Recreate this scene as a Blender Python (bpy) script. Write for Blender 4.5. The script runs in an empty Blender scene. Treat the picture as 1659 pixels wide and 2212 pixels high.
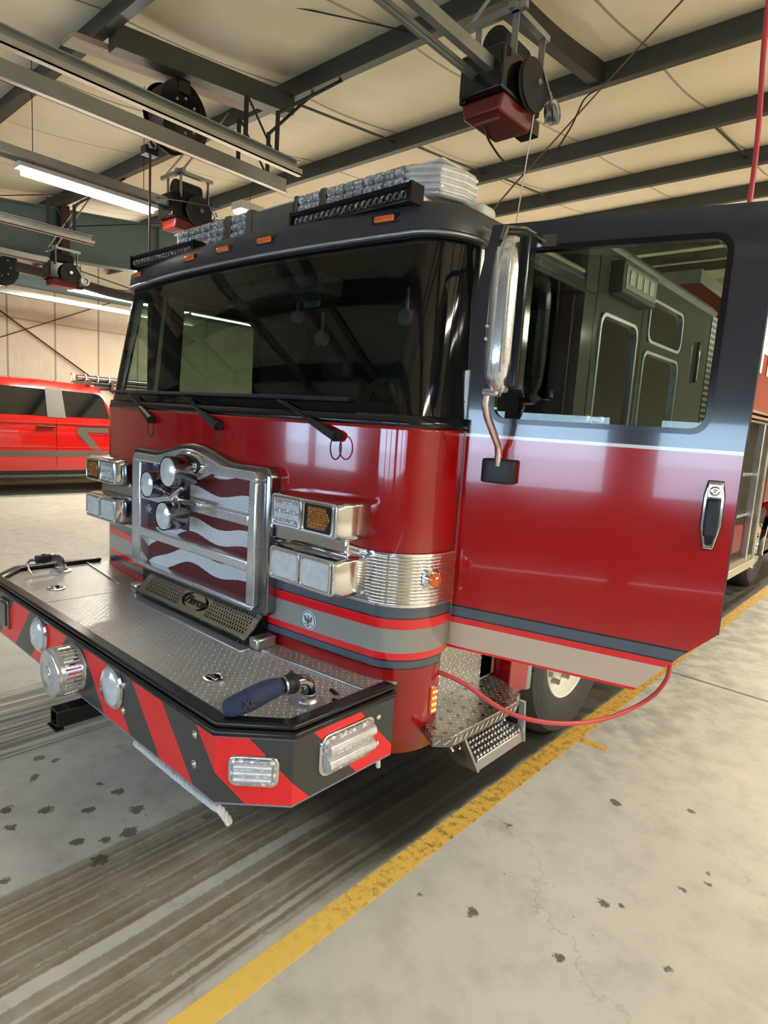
import bpy, bmesh, math, random
from mathutils import Vector, Matrix
random.seed(7)
S = bpy.context.scene
COL = S.collection
PI = math.pi

# ------------------------------------------------------------------ camera
cd = bpy.data.cameras.new('camera')
cam = bpy.data.objects.new('camera', cd)
COL.objects.link(cam)
Rr = (0.74183567, 0.66752496, 0.0639551)
Rd = (0.14192669, -0.06307969, -0.98786526)
Rf = (-0.65539045, 0.74191062, -0.14153437)
cam.matrix_world = Matrix(((Rr[0], -Rd[0], -Rf[0], 2.62064931),
                           (Rr[1], -Rd[1], -Rf[1], -1.71688626),
                           (Rr[2], -Rd[2], -Rf[2], 1.71021626),
                           (0, 0, 0, 1)))
cd.sensor_fit = 'VERTICAL'
cd.sensor_height = 36
cd.lens = 1337.296 / 2212 * 36
cd.clip_start = 0.05
cd.clip_end = 200
S.camera = cam

# ------------------------------------------------------------------ world, exposure
w = bpy.data.worlds.new('world')
S.world = w
w.use_nodes = True
bg = w.node_tree.nodes['Background']
bg.inputs[0].default_value = (0.55, 0.74, 1.0, 1)
bg.inputs[1].default_value = 8.0
S.view_settings.view_transform = 'Standard'
S.view_settings.look = 'None'
S.view_settings.gamma = 1
S.view_settings.use_curve_mapping = False
S.view_settings.exposure = 1.0
TUBE = 26.0        # emission strength of a fluorescent tube
LAMP = 42.0        # watts of the light each fixture throws

# ------------------------------------------------------------------ node helper
class E:
    """tiny expression wrapper over Math nodes"""
    nt = None
    def __init__(s, sock): s.s = sock
    def _m(op, a, b=None, c=None):
        n = E.nt.nodes.new('ShaderNodeMath'); n.operation = op
        for i, v in enumerate((a, b, c)):
            if v is None: continue
            if isinstance(v, E): E.nt.links.new(v.s, n.inputs[i])
            else: n.inputs[i].default_value = v
        return E(n.outputs[0])
    def __add__(a, b): return E._m('ADD', a, b)
    __radd__ = __add__
    def __sub__(a, b): return E._m('SUBTRACT', a, b)
    def __rsub__(a, b): return E._m('SUBTRACT', b, a)
    def __mul__(a, b): return E._m('MULTIPLY', a, b)
    __rmul__ = __mul__
    def __truediv__(a, b): return E._m('DIVIDE', a, b)
    def __rtruediv__(a, b): return E._m('DIVIDE', b, a)
    def __gt__(a, b): return E._m('GREATER_THAN', a, b)
    def __lt__(a, b): return E._m('LESS_THAN', a, b)
def eabs(a): return E._m('ABSOLUTE', a)
def esin(a): return E._m('SINE', a)
def fract(a): return E._m('FRACT', a)
def floor_(a): return E._m('FLOOR', a)
def emin(a, b): return E._m('MINIMUM', a, b)
def emax(a, b): return E._m('MAXIMUM', a, b)
def epow(a, b): return E._m('POWER', a, b)
def between(a, lo, hi): return (a > lo) * (a < hi)
def smooth(a, lo, hi):
    n = E.nt.nodes.new('ShaderNodeMapRange'); n.interpolation_type = 'SMOOTHSTEP'
    E.nt.links.new(a.s, n.inputs[0])
    n.inputs[1].default_value = lo; n.inputs[2].default_value = hi
    return E(n.outputs[0])
def emix(f, a, b): return a + (b - a) * f
def coords(kind='Object'):
    tc = E.nt.nodes.new('ShaderNodeTexCoord')
    sp = E.nt.nodes.new('ShaderNodeSeparateXYZ')
    E.nt.links.new(tc.outputs[kind], sp.inputs[0])
    return [E(sp.outputs[i]) for i in range(3)]
def comb(x, y, z):
    n = E.nt.nodes.new('ShaderNodeCombineXYZ')
    for i, v in enumerate((x, y, z)):
        if isinstance(v, E): E.nt.links.new(v.s, n.inputs[i])
        else: n.inputs[i].default_value = v
    return n.outputs[0]
def noise(vec, scale=5, detail=3, rough=0.5, dist=0):
    n = E.nt.nodes.new('ShaderNodeTexNoise')
    if vec is not None: E.nt.links.new(vec, n.inputs['Vector'])
    n.inputs['Scale'].default_value = scale; n.inputs['Detail'].default_value = detail
    n.inputs['Roughness'].default_value = rough; n.inputs['Distortion'].default_value = dist
    return E(n.outputs['Fac'])
def voro(vec, scale, feature='F1', rand=1.0):
    n = E.nt.nodes.new('ShaderNodeTexVoronoi'); n.feature = feature
    E.nt.links.new(vec, n.inputs['Vector'])
    n.inputs['Scale'].default_value = scale; n.inputs['Randomness'].default_value = rand
    return E(n.outputs['Distance'])
def cmix(f, a, b):
    n = E.nt.nodes.new('ShaderNodeMix'); n.data_type = 'RGBA'
    if isinstance(f, E): E.nt.links.new(f.s, n.inputs[0])
    else: n.inputs[0].default_value = f
    for i, v in ((6, a), (7, b)):
        if isinstance(v, tuple): n.inputs[i].default_value = (*v[:3], 1)
        else: E.nt.links.new(v, n.inputs[i])
    return n.outputs[2]
MATS = {}
def mat(name, col=(0.5, 0.5, 0.5), rough=0.5, metal=0.0, coat=0.0, emit=0, ecol=None, spec=0.5, fn=None, var=0.0):
    """procedural principled material; fn(nt) may return dict(color, rough, bump, bumpd, metal, alpha)"""
    if name in MATS: return MATS[name]
    m = bpy.data.materials.new(name); m.use_nodes = True
    nt = m.node_tree; E.nt = nt
    b = nt.nodes['Principled BSDF']
    b.inputs['Base Color'].default_value = (*col, 1)
    b.inputs['Roughness'].default_value = rough
    b.inputs['Metallic'].default_value = metal
    b.inputs['Coat Weight'].default_value = coat
    b.inputs['Coat Roughness'].default_value = 0.03
    b.inputs['Specular IOR Level'].default_value = spec
    if emit:
        b.inputs['Emission Color'].default_value = (*(ecol or col), 1)
        b.inputs['Emission Strength'].default_value = emit
    if fn is None:
        tc = nt.nodes.new('ShaderNodeTexCoord')
        nz = noise(tc.outputs['Object'], 9, 3)
        rr = emix(nz, max(rough * 0.8, 0), min(rough * 1.2 + 0.02, 1))
        nt.links.new(rr.s, b.inputs['Roughness'])
        if var:
            nt.links.new(cmix(nz, tuple(c * (1 - var) for c in col), tuple(min(1, c * (1 + var)) for c in col)), b.inputs['Base Color'])
    else:
        r = fn() or {}
        def put(k, inp):
            if k in r:
                v = r[k]; v = v.s if isinstance(v, E) else v
                nt.links.new(v, b.inputs[inp])
        put('color', 'Base Color'); put('rough', 'Roughness'); put('metal', 'Metallic'); put('alpha', 'Alpha')
        if 'bump' in r:
            bn = nt.nodes.new('ShaderNodeBump'); bn.inputs['Strength'].default_value = r.get('bstr', 1.0)
            bn.inputs['Distance'].default_value = r.get('bdist', 0.002)
            nt.links.new(r['bump'].s, bn.inputs['Height']); nt.links.new(bn.outputs[0], b.inputs['Normal'])
    MATS[name] = m
    return m

def glass_mat(name, tint, frit=None, ior=1.5):
    if name in MATS: return MATS[name]
    m = bpy.data.materials.new(name); m.use_nodes = True
    nt = m.node_tree; E.nt = nt
    nt.nodes.clear()
    out = nt.nodes.new('ShaderNodeOutputMaterial')
    tr = nt.nodes.new('ShaderNodeBsdfTransparent'); tr.inputs[0].default_value = (*tint, 1)
    gl = nt.nodes.new('ShaderNodeBsdfGlossy'); gl.inputs['Roughness'].default_value = 0.0
    fr = nt.nodes.new('ShaderNodeFresnel'); fr.inputs[0].default_value = ior
    mx = nt.nodes.new('ShaderNodeMixShader')
    nt.links.new(fr.outputs[0], mx.inputs[0]); nt.links.new(tr.outputs[0], mx.inputs[1]); nt.links.new(gl.outputs[0], mx.inputs[2])
    last = mx.outputs[0]
    if frit:
        f = frit()
        bl = nt.nodes.new('ShaderNodeBsdfPrincipled'); bl.inputs['Base Color'].default_value = (0.006, 0.006, 0.007, 1)
        bl.inputs['Roughness'].default_value = 0.06
        m2 = nt.nodes.new('ShaderNodeMixShader')
        nt.links.new(f.s, m2.inputs[0]); nt.links.new(last, m2.inputs[1]); nt.links.new(bl.outputs[0], m2.inputs[2])
        last = m2.outputs[0]
    nt.links.new(last, out.inputs[0])
    MATS[name] = m
    return m

# ------------------------------------------------------------------ mesh helper
class MB:
    def __init__(s): s.bm = bmesh.new(); s.uv = None
    def box(s, c, d, rot=None):
        r = bmesh.ops.create_cube(s.bm, size=1)
        M = Matrix.Translation(Vector(c)) @ (rot.to_4x4() if rot else Matrix()) @ Matrix.Diagonal((*d, 1))
        bmesh.ops.transform(s.bm, matrix=M, verts=r['verts'])
        return s
    def b(s, x0, x1, y0, y1, z0, z1):
        return s.box(((x0 + x1) / 2, (y0 + y1) / 2, (z0 + z1) / 2), (abs(x1 - x0), abs(y1 - y0), abs(z1 - z0)))
    def cyl(s, p0, p1, r, r2=None, seg=24, cap=True):
        p0 = Vector(p0); p1 = Vector(p1); d = p1 - p0
        q = bmesh.ops.create_cone(s.bm, cap_ends=cap, cap_tris=False, segments=seg, radius1=r, radius2=r if r2 is None else r2, depth=d.length)
        M = Matrix.Translation((p0 + p1) / 2) @ d.to_track_quat('Z', 'Y').to_matrix().to_4x4()
        bmesh.ops.transform(s.bm, matrix=M, verts=q['verts'])
        return s
    def sph(s, c, r, sc=(1, 1, 1), seg=16):
        q = bmesh.ops.create_uvsphere(s.bm, u_segments=seg, v_segments=seg // 2 + 2, radius=r)
        bmesh.ops.transform(s.bm, matrix=Matrix.Translation(Vector(c)) @ Matrix.Diagonal((*sc, 1)), verts=q['verts'])
        return s
    def tube(s, pts, r, seg=10, closed=False, prof=None):
        pts = [Vector(p) for p in pts]; n = len(pts); rings = []
        up = None
        for i, p in enumerate(pts):
            a = pts[(i - 1) % n] if (closed or i) else p
            c = pts[(i + 1) % n] if (closed or i < n - 1) else p
            t = (c - a).normalized()
            if up is None:
                up = t.cross(Vector((0, 0, 1)))
                if up.length < 0.2: up = t.cross(Vector((1, 0, 0)))
                up.normalize()
            else:
                up = (up - t * up.dot(t)).normalized()
            v = t.cross(up)
            rr = r[i] if isinstance(r, (list, tuple)) else r
            if prof: ring = [s.bm.verts.new(p + up * (x * 1) + v * y) for x, y in prof]
            else: ring = [s.bm.verts.new(p + (up * math.cos(k * 2 * PI / seg) + v * math.sin(k * 2 * PI / seg)) * rr) for k in range(seg)]
            rings.append(ring)
        m = len(rings[0])
        for i in range(n if closed else n - 1):
            A, B = rings[i], rings[(i + 1) % n]
            for k in range(m): s.bm.faces.new((A[k], A[(k + 1) % m], B[(k + 1) % m], B[k]))
        if not closed: s.bm.faces.new(rings[0]); s.bm.faces.new(list(reversed(rings[-1])))
        return s
    def prism(s, pts, axis, a, c):
        """polygon pts in the plane normal to axis, extruded from a to c. axis x:(y,z) y:(x,z) z:(x,y)"""
        def P(p, t):
            return {'x': (t, p[0], p[1]), 'y': (p[0], t, p[1]), 'z': (p[0], p[1], t)}[axis]
        A = [s.bm.verts.new(P(p, a)) for p in pts]; B = [s.bm.verts.new(P(p, c)) for p in pts]
        n = len(pts)
        s.bm.faces.new(A); s.bm.faces.new(list(reversed(B)))
        for i in range(n): s.bm.faces.new((A[i], B[i], B[(i + 1) % n], A[(i + 1) % n]))
        return s
    def ring(s, outer, inner, axis, a, c):
        """frame between two matching outlines"""
        def P(p, t):
            return {'x': (t, p[0], p[1]), 'y': (p[0], t, p[1]), 'z': (p[0], p[1], t)}[axis]
        n = len(outer)
        O0 = [s.bm.verts.new(P(p, a)) for p in outer]; O1 = [s.bm.verts.new(P(p, c)) for p in outer]
        I0 = [s.bm.verts.new(P(p, a)) for p in inner]; I1 = [s.bm.verts.new(P(p, c)) for p in inner]
        for i in range(n):
            j = (i + 1) % n
            s.bm.faces.new((O0[i], O0[j], I0[j], I0[i])); s.bm.faces.new((O1[i], I1[i], I1[j], O1[j]))
            s.bm.faces.new((O0[i], O1[i], O1[j], O0[j])); s.bm.faces.new((I0[i], I0[j], I1[j], I1[i]))
        return s
    def lathe(s, prof, c, axis=(0, 1, 0), seg=32, ang=2 * PI):
        """prof: list (r, h) along axis from c"""
        q = Vector(axis).to_track_quat('Z', 'Y').to_matrix(); c = Vector(c); R_ = []
        for r, h in prof:
            R_.append([s.bm.verts.new(c + q @ Vector((max(r, 1e-5) * math.cos(k * ang / seg), max(r, 1e-5) * math.sin(k * ang / seg), h))) for k in range(seg)])
        for A, B in zip(R_, R_[1:]):
            for k in range(seg): s.bm.faces.new((A[k], A[(k + 1) % seg], B[(k + 1) % seg], B[k]))
        return s
    def loft(s, rows, closed=False):
        V = [[s.bm.verts.new(p) for p in r] for r in rows]
        for A, B in zip(V, V[1:]):
            n = len(A)
            for k in range(n if closed else n - 1): s.bm.faces.new((A[k], A[(k + 1) % n], B[(k + 1) % n], B[k]))
        return V
    def xf(s, M):
        bmesh.ops.transform(s.bm, matrix=M, verts=s.bm.verts); return s
    def build(s, name, m, parent=None, bevel=0, seg=2, sharp=35, solid=0, smooth=True, sub=0):
        bmesh.ops.remove_doubles(s.bm, verts=s.bm.verts, dist=1e-6)
        bmesh.ops.recalc_face_normals(s.bm, faces=s.bm.faces)
        me = bpy.data.meshes.new(name); s.bm.to_mesh(me); s.bm.free()
        if smooth:
            me.polygons.foreach_set('use_smooth', [True] * len(me.polygons))
            me.set_sharp_from_angle(angle=math.radians(sharp))
        me.materials.append(m)
        o = bpy.data.objects.new(name, me); COL.objects.link(o)
        if solid:
            md = o.modifiers.new('solid', 'SOLIDIFY'); md.thickness = solid; md.offset = 0
        if bevel:
            md = o.modifiers.new('bevel', 'BEVEL'); md.width = bevel; md.segments = seg; md.limit_method = 'ANGLE'; md.angle_limit = math.radians(30)
            md.harden_normals = False
        if sub:
            md = o.modifiers.new('sub', 'SUBSURF'); md.levels = sub; md.render_levels = sub
        if parent: par(o, parent)
        return o
def world_of(o):
    M = o.matrix_basis.copy()
    if o.parent: M = world_of(o.parent) @ o.matrix_parent_inverse @ M
    return M
def par(o, p):
    o.parent = p; o.matrix_parent_inverse = world_of(p).inverted()
def tag(o, label, cat, group=None, kind=None):
    o['label'] = label; o['category'] = cat
    if group: o['group'] = group
    if kind: o['kind'] = kind
    return o
def thing(name, label, cat, loc=(0, 0, 0), group=None):
    o = bpy.data.objects.new(name, None); COL.objects.link(o); o.location = loc
    o.empty_display_size = 0.1
    return tag(o, label, cat, group)
def struct(o, label=None):
    o['kind'] = 'structure'
    if label: o['label'] = label
    return o
def kids(o): return [c for c in COL.objects if c.parent == o]
def copy_tree(o, off=(0, 0, 0), label=None, root=True, parent=None):
    c = o.copy(); COL.objects.link(c)
    if parent: c.parent = parent
    if root: c.location = Vector(o.location) + Vector(off)
    if label: c['label'] = label
    for k in kids(o): copy_tree(k, root=False, parent=c)
    return c
def rrect(x0, x1, z0, z1, r, n=5, skew=None):
    """rounded rectangle outline"""
    out = []
    for cx, cz, a0 in ((x1 - r, z1 - r, 0), (x0 + r, z1 - r, 90), (x0 + r, z0 + r, 180), (x1 - r, z0 + r, 270)):
        for k in range(n + 1):
            a = math.radians(a0 + 90 * k / n); out.append((cx + r * math.cos(a), cz + r * math.sin(a)))
    return out
def text_obj(txt, name, m, M, size, parent=None, depth=0.002, shear=0.0, sx=1.0, bold=0.0):
    cu = bpy.data.curves.new(name, 'FONT'); cu.body = txt; cu.size = size; cu.extrude = depth; cu.align_x = 'CENTER'; cu.align_y = 'CENTER'
    cu.shear = shear; cu.offset = bold
    t = bpy.data.objects.new('tmp_text', cu); COL.objects.link(t)
    dg = bpy.context.evaluated_depsgraph_get()
    me = bpy.data.meshes.new_from_object(t.evaluated_get(dg)); bpy.data.objects.remove(t)
    me.transform(M @ Matrix.Diagonal((sx, 1, 1, 1)))
    me.materials.clear(); me.materials.append(m)
    o = bpy.data.objects.new(name, me); COL.objects.link(o)
    if parent: par(o, parent)
    return o
# frame whose x is +X, y is +Z, z is -Y (text facing the front of the truck)
FRONT = Matrix(((1, 0, 0, 0), (0, 0, -1, 0), (0, 1, 0, 0), (0, 0, 0, 1)))
RIGHTSIDE = Matrix(((0, 0, 1, 0), (1, 0, 0, 0), (0, 1, 0, 0), (0, 0, 0, 1)))

# ------------------------------------------------------------------ materials
RED = (0.34, 0.003, 0.005)
BRED = (0.78, 0.012, 0.016)
SLATE = (0.078, 0.090, 0.110)
TAUPE = (0.29, 0.265, 0.23)
GREY = (0.040, 0.040, 0.047)

def m_bands(name, zs, cols, base_r=0.10):
    """paint with horizontal bands; zs ascending, cols one more than zs"""
    def fn():
        x, y, z = coords()
        c = cols[0]
        for zz, cc in zip(zs, cols[1:]):
            c = cmix(z > zz, c, cc)
        nz = noise(comb(x, y, z), 3.0, 3)
        return dict(color=c, rough=emix(nz, 0.07, 0.16))
    return mat(name, coat=0.6, fn=fn)
BLK = (0.008, 0.008, 0.010)
M_CAB = m_bands('cab_paint_bands', (0.785, 0.790, 0.818, 0.823, 0.850, 0.944, 0.983, 0.988, 1.035), (RED, BLK, SLATE, BLK, BRED, TAUPE, BRED, BLK, SLATE, RED))
M_DOOR = m_bands('door_paint_bands', (0.842, 0.938, 0.962, 0.968, 1.005, 1.012, 1.681, 1.693), (BRED, (0.58, 0.41, 0.29), BRED, BLK, SLATE, BLK, (0.42, 0.004, 0.005), (0.75, 0.75, 0.72), GREY))
M_RED = mat('red_paint', RED, 0.1, coat=0.6)
M_GREYP = mat('grey_paint', (0.036, 0.036, 0.042), 0.42, coat=0.08)
M_BLACK = mat('black_rubber', (0.012, 0.012, 0.013), 0.55)
M_GBLACK = mat('gloss_black', (0.008, 0.008, 0.009), 0.14)
M_DARK = mat('dark_interior', (0.010, 0.010, 0.010), 0.7)
M_DARK2 = mat('dark_grey_plastic', (0.035, 0.036, 0.038), 0.5)
def f_chrome():
    x, y, z = coords(); v = comb(x, y, z)
    n1 = noise(v, 90, 4, 0.7); n2 = noise(v, 14, 3)
    sp = smooth(n1, 0.5, 0.7)
    return dict(color=cmix(sp, (0.80, 0.81, 0.84), (0.50, 0.51, 0.54)), rough=emix(n1, 0.06, 0.30), bump=n1, bdist=0.0006, bstr=0.5)
M_CHROME = mat('spotted_chrome', (0.8, 0.8, 0.82), 0.12, 0.82, fn=f_chrome)
M_HOUS = mat('housing_chrome', (0.62, 0.62, 0.64), 0.10, 1.0)
M_CHR = mat('clean_chrome', (0.82, 0.82, 0.84), 0.06, 1.0)
M_ALU = mat('brushed_aluminium', (0.62, 0.62, 0.61), 0.32, 1.0, var=0.1)
M_GALV = mat('galvanised_steel', (0.42, 0.44, 0.43), 0.38, 0.85, var=0.2)
M_DKCHR = mat('dark_chrome', (0.30, 0.30, 0.31), 0.16, 1.0)
def diamond(px, py, vert=False, dirt=0.0, strength=1.0):
    x, y, z = coords()
    a, b = {'xy': (x, y), 'yz': (y, z), 'xz': (x, z)}[px]
    P = py
    u = (a + b) / P; v = (a - b) / P
    iu = floor_(u); iv = floor_(v)
    fu = fract(u) - 0.5; fv = fract(v) - 0.5
    par_ = fract((iu + iv) * 0.5) > 0.25
    la = emix(par_, fu, fv); lb = emix(par_, fv, fu)
    d = (la / 0.47) * (la / 0.47) + (lb / 0.15) * (lb / 0.15)
    h = 1.0 - smooth(d, 0.2, 1.1)
    nz = noise(comb(x, y, z), 7, 4)
    c = cmix(h, (0.42, 0.41, 0.385), (0.90, 0.90, 0.88))
    c = cmix(nz * dirt, c, (0.16, 0.14, 0.10))
    return dict(color=c, rough=emix(h, 0.34, 0.16), bump=h, bdist=0.0022, bstr=strength)
M_DIA = mat('diamond_plate', metal=0.42, fn=lambda: diamond('xy', 0.034))
M_DIA_V = mat('diamond_plate_upright', metal=1.0, fn=lambda: diamond('yz', 0.036))
M_DIA_S = mat('diamond_plate_step', metal=0.9, fn=lambda: diamond('xy', 0.036, dirt=1.1))
def f_fog():
    x, y, z = coords(); n = noise(comb(x, y, z), 35, 3)
    return dict(color=cmix(n, (0.50, 0.50, 0.50), (0.92, 0.93, 0.92)), rough=emix(n, 0.05, 0.3))
M_LENS = mat('clear_lens', (0.8, 0.8, 0.8), 0.08, 0.35, coat=1, fn=f_fog)
def f_led():
    x, y, z = coords(); v = comb(x * 60, y * 60, z * 60)
    d = voro(v, 1.0)
    return dict(color=cmix(smooth(d, 0.2, 0.6), (1, 1, 1), (0.35, 0.35, 0.36)), rough=d * 0.3 + 0.05, bump=d, bdist=0.002)
M_LED = mat('led_reflector', (0.8, 0.8, 0.8), 0.1, 0.3, coat=1, fn=f_led)
def f_amb():
    x, y, z = coords(); v = comb(x * 95, y * 95, z * 95)
    d = voro(v, 1.0, rand=0.2)
    return dict(color=cmix(smooth(d, 0.3, 0.62), (0.95, 0.38, 0.02), (0.18, 0.05, 0.0)), rough=d * 0.2 + 0.1)
M_AMB = mat('amber_lens', (0.9, 0.3, 0.02), 0.15, coat=1, fn=f_amb)
M_ORG = mat('orange_lens', (0.85, 0.13, 0.01), 0.15, coat=1, var=0.3)
M_WHITE = mat('white_plastic', (0.75, 0.75, 0.73), 0.4)
M_CREAM = mat('cream_plastic', (0.72, 0.70, 0.60), 0.3)
def f_rub():
    x, y, z = coords(); n = noise(comb(x, y, z), 6, 4)
    return dict(color=cmix(n, (0.018, 0.018, 0.018), (0.06, 0.058, 0.054)), rough=emix(n, 0.6, 0.9))
M_TYRE = mat('tyre_rubber', fn=f_rub)
M_HOSE = mat('red_hose_rubber', (0.55, 0.055, 0.06), 0.42, var=0.15)
M_BLUEF = mat('blue_canvas', (0.028, 0.050, 0.13), 0.85, fn=lambda: (lambda c: dict(
    color=cmix(noise(comb(*c), 10, 4), (0.012, 0.019, 0.050), (0.036, 0.052, 0.115)),
    rough=noise(comb(*c), 5) * 0.2 + 0.7, bump=noise(comb(*c), 60, 3), bdist=0.003))(coords()))
M_NAVY = mat('navy_print', (0.006, 0.010, 0.035), 0.6)
M_STEEL = mat('purlin_steel', (0.075, 0.075, 0.063), 0.42, 0.35, var=0.22)
M_TEAL = mat('teal_steel', (0.12, 0.19, 0.19), 0.5, 0.1, var=0.15)
M_BROWN = mat('brown_steel', (0.055, 0.02, 0.014), 0.6, var=0.2)
M_WOOD = mat('pale_plank', (0.42, 0.32, 0.24), 0.7, fn=lambda: (lambda c: dict(
    color=cmix(noise(comb(c[0] * 12, c[1] * 2, c[2] * 12), 3, 5), (0.26, 0.19, 0.14), (0.55, 0.42, 0.34)), rough=noise(comb(*c), 5) * 0.2 + 0.6))(coords()))
M_DRED = mat('dark_red_cover', (0.16, 0.012, 0.012), 0.3, var=0.3)
M_TUBE = mat('lit_tube', (1, 1, 1), 0.4, emit=TUBE, ecol=(1.0, 0.97, 0.86))
M_SCENE = mat('scene_lamp_face', (0.85, 0.88, 0.85), 0.15, 0.3)
M_WIN = glass_mat('clear_glass', (0.92, 0.95, 0.95))
M_DGLASS = glass_mat('tinted_door_glass', (0.60, 0.66, 0.60))
M_CGLASS = glass_mat('tinted_cab_glass', (0.36, 0.43, 0.38))
M_PGLASS = mat('dark_vehicle_glass', (0.006, 0.007, 0.008), 0.03, coat=1)

# ------------------------------------------------------------------ floor
def cl(n, a): return n
def f_floor():
    x, y, z = coords(); v = comb(x, y, 0.0)
    n1 = noise(v, 0.9, 5, 0.6); n2 = noise(v, 6, 5, 0.65); n3 = noise(v, 45, 4, 0.7)
    base = cmix(smooth(n1, 0.3, 0.7), (0.50, 0.485, 0.43), (0.60, 0.575, 0.50))
    warm = smooth(x, 1.2, 3.6)  # warmer light towards the right, painted into the floor colour
    base = cmix(warm * 0.5, base, (0.62, 0.56, 0.43))
    base = cmix(smooth(n2, 0.42, 0.8) * 0.55, base, (0.33, 0.31, 0.26))
    base = cmix(smooth(n3, 0.56, 0.8) * 0.3, base, (0.26, 0.25, 0.21))
    # tyre tracks, streaked along the bay
    wob = (noise(comb(x * 0.0, y, 0.0), 1.5, 3) - 0.5) * 0.03
    xx = x + wob + (n3 - 0.5) * 0.02
    st = noise(comb(x * 34, y * 0.55, 3.0), 1.0, 4, 0.6)
    bandR = smooth(xx, 0.405, 0.43) * (1 - smooth(xx, 1.165, 1.20))
    bandL = smooth(xx, -1.33, -1.22) * (1 - smooth(xx, -0.55, -0.40))
    clean = smooth(eabs(xx - 0.853), 0.022, 0.030)
    lines = emax(smooth(eabs(fract((xx - 0.40) / 0.077) - 0.5), 0.38, 0.47) * (n2 > 0.42) * 0.45, 0.0)
    c1 = smooth(eabs(xx - 0.933), 0.004, 0.010); c2 = smooth(eabs(xx - 1.005), 0.002, 0.007); c3 = smooth(eabs(xx - 1.13), 0.008, 0.016)
    dirt = bandR * clean * emin(c3 * 0.8 + 0.2, emin(c1 * 0.7 + 0.3, c2 * 0.6 + 0.4)) * (1 - lines) * emix(smooth(st, 0.35, 0.62), 0.70, 1.0) * emix(smooth(n2, 0.3, 0.6), 0.75, 1.0)
    base = cmix(dirt * 0.9, base, cmix(n2, (0.14, 0.10, 0.052), (0.235, 0.18, 0.105)))
    dl = bandL * smooth(st, 0.42, 0.6)
    base = cmix(dl * 0.75, base, (0.12, 0.10, 0.065))
    # grime and shade under the truck, both painted into the floor colour
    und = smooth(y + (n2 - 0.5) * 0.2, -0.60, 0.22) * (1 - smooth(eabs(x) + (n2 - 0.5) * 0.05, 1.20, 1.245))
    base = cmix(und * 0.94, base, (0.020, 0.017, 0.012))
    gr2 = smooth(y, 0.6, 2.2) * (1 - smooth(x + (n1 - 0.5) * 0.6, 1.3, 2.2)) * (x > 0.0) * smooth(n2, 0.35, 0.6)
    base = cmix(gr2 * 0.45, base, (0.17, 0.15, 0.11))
    # oil and water spots
    dn = (noise(v, 30, 4, 0.7) - 0.5) * 0.075 + (noise(v, 90, 2, 0.7) - 0.5) * 0.02
    dn2 = noise(v, 24, 3)
    tot = None
    for sx, sy, sr in SPOTS:
        ddx = x - sx; ddy = y - sy
        d = E._m('SQRT', ddx * ddx + ddy * ddy) + dn
        mk = 1 - smooth(d, sr - 0.004, sr + 0.006)
        tot = mk if tot is None else emax(tot, mk)
    base = cmix(tot * 0.85, base, (0.085, 0.072, 0.05))
    # small speckles
    vs = voro(v, 9, rand=1.0)
    sp = (1 - smooth(vs, 0.03, 0.05)) * smooth(n1, 0.45, 0.6)
    base = cmix(sp * 0.7, base, (0.08, 0.07, 0.06))
    # hairline cracks
    vw = comb(x + (n2 - 0.5) * 0.5, y + (n1 - 0.5) * 0.6, 0.0)
    cr = voro(vw, 0.62, 'DISTANCE_TO_EDGE')
    cm_ = (1 - smooth(cr, 0.0008, 0.0025)) * smooth(n1, 0.38, 0.55)
    base = cmix(cm_ * 0.22, base, (0.12, 0.11, 0.09))
    # saw cut joint across the bay
    jt = (1 - smooth(eabs(y - 3.1 + (x - 1.6) * 0.03), 0.012, 0.02)) * (x > 1.33)
    base = cmix(jt * 0.75, base, (0.06, 0.055, 0.045))
    rough = emix(n2, 0.42, 0.65) + tot * -0.15
    return dict(color=base, rough=rough, bump=n3, bdist=0.001, bstr=0.3)
SPOTS = [(0.018, -0.808, .024), (0.263, -0.53, .028), (0.091, -0.531, .022), (0.386, -0.621, .030), (0.371, -0.708, .020), (0.305, -0.793, .021), (0.462, -0.775, .030),
         (0.508, -0.333, .022), (-0.09, -0.925, .024), (0.042, -0.949, .020), (0.338, -1.063, .016), (-0.259, -0.755, .022), (-0.417, -0.681, .024), (-0.347, -0.633, .016),
         (-0.262, -0.342, .028), (-0.023, -0.563, .012), (0.134, -0.681, .022), (1.922, 0.444, .018), (1.917, 0.097, .016), (1.604, 0.05, .020), (1.706, 1.113, .022),
         (2.179, 0.85, .008), (2.115, 0.743, .011), (2.162, 0.915, .008), (1.983, 1.318, .016), (2.195, 0.322, .010), (1.981, 0.482, .009), (1.437, 0.579, .010), (1.42, -0.02, .008)]
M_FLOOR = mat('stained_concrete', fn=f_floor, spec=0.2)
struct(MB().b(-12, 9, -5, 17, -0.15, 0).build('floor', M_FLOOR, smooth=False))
# ground outside the bay doors
M_SNOW = mat('pale_outdoor_ground', (0.62, 0.60, 0.60), 0.8, var=0.1)
g = struct(MB().b(-40, 40, -45, -5.3, -0.2, -0.02).build('floor_outside', M_SNOW, smooth=False))
def f_line():
    x, y, z = coords(); v = comb(x, y, 0.0); n = noise(v, 26, 5, 0.7); n2 = noise(v, 2.5, 3)
    wear = smooth(n, 0.46, 0.64) * smooth(y + n2 * 0.6, -0.6, 0.7)
    return dict(color=cmix(wear * 0.8, cmix(smooth(y, -0.8, 1.5), (0.95, 0.62, 0.13), (0.66, 0.37, 0.05)), (0.20, 0.12, 0.03)), rough=n * 0.3 + 0.4)
M_YEL = mat('worn_yellow_paint', fn=f_line)
tag(MB().b(1.225, 1.32, -4.8, 14, 0, 0.0012).build('floor_line', M_YEL, smooth=False), 'long yellow painted line on the concrete floor beside the fire truck', 'floor marking')
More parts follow.
